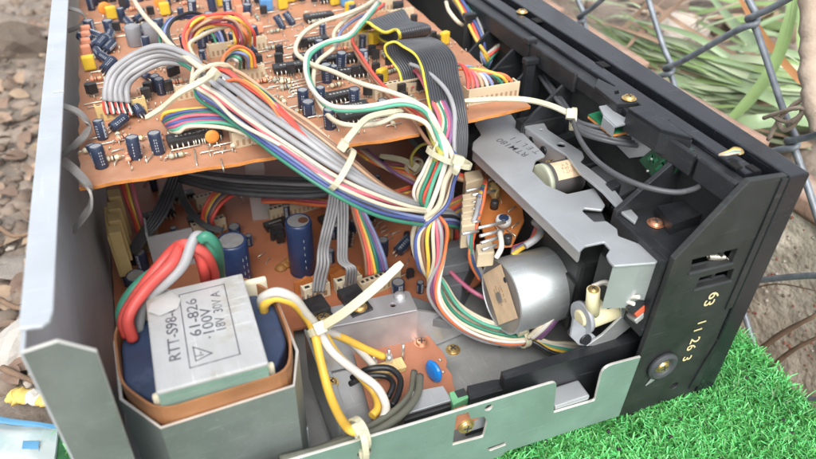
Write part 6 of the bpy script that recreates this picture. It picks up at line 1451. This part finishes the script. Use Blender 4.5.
for i, c in enumerate(['red', 'tomato', 'amber', 'brown', 'pink']):
    wire(ZZ((121 + i*2.5, 180, .060), (127 + i*2, 200, .052), (134 + i*1.8, 220, .042), (140 + i*1.8, 238, .032)), .0011, c, LH)
for i, c in enumerate(['tomato', 'orange', 'amber', 'blue', 'brown', 'red']):
    wire(ZZ((232 + i*3, 182 + i, .050), (215 + i*1.5, 192 + i*2, .048), (205 + i*1.5, 208 + i*2, .042), (202 + i*2.5, 226, .030)), .0010, c, LH)
for i, c in enumerate(['dgrey', 'dgrey', 'grey', 'dgrey', 'dgrey', 'dgrey']):
    wire(ZZ((180, 170 + i*2, .060), (230, 176 + i*3.2, .058), (275, 178 + i*3.4, .058), (320, 180 + i*3, .060), (350, 178 + i*2, .066)), .0016, c, LH)
for i, c in enumerate(['orange', 'tomato', 'brown', 'amber', 'pink', 'orange']):
    wire(ZZ((262, 192 + i*2, .042), (290, 190 + i*2.4, .044), (320, 194 + i*2.2, .046), (345, 200 + i, .050), (378, 196 + i*2, .054), (412, 186 + i*2, .054)), .0010, c, LH)
for i, c in enumerate(['magenta', 'brown', 'amber', 'pink', 'orange', 'cream', 'tan', 'purple']):
    wire(ZZ((345 + i*3, 150, .070), (362 + i*3, 158 + i, .068), (384 + i*2, 164 + i*1.5, .066), (410, 168 + i*2, .062), (416 + i*1.5, 190, .054)), .0010, c, LH)
for i, c in enumerate(['lblue', 'amber', 'purple', 'tomato', 'orange', 'tan', 'yellow', 'pink']):
    wire(ZZ((408 + i*2, 196, .060), (412 + i*2, 220, .054), (424 + i*2, 232 - i, .050), (444, 222 - i*2.2, .052), (462, 212 - i*2.2, .060), (470, 205 - i*2, .066)), .0011, c, LH)
cable_tie(LH, Z(414, 166, .066), (.3, -1, 0), (.0046, .004), Z(414, 166, .072), ZZ((402, 160, .072), (380, 156, .070)), .0026)
wire(ZZ((434, 142, .095), (420, 146, .090), (412, 156, .082), (412, 166, .074)), .0007, 'lime', LH)
for i, c in enumerate(['orange', 'tomato', 'green', 'blue', 'amber', 'lblue', 'grey']):
    wire(ZZ((486 - i*1.2, 180 + i*3, .078), (481 - i*1.1, 205 + i*2, .076), (474 - i, 232, .070), (470 + i*.6, 256, .060), (480 + i, 280, .040)), .0011, c, LH)
for i, c in enumerate(['tomato', 'blue', 'pink', 'green', 'orange', 'lblue', 'grey', 'amber']):
    wire(ZZ((538 + i*2, 214 + i, .066), (536, 226 + i*2, .064), (530 - i, 240 + i, .062), (512, 248 + i, .060)), .0011, c, LH)
wire(ZZ((525, 246, .072), (536, 238, .074), (540, 228, .072), (534, 222, .070)), .0016, 'grey', LH)
for i, c in enumerate(['tomato', 'orange', 'tan']): wire(ZZ((448, 170 + i*2, .08), (458, 174 + i*2, .074), (466, 177 + i*2, .071)), .0012, c, LH)
wire(ZZ((436, 250, .040), (452, 272, .036), (474, 292, .032), (500, 304, .028)), .0012, 'magenta', LH)
wire(ZZ((500, 232, .076), (502, 248, .074), (496, 258, .070)), .0012, 'white', LH)
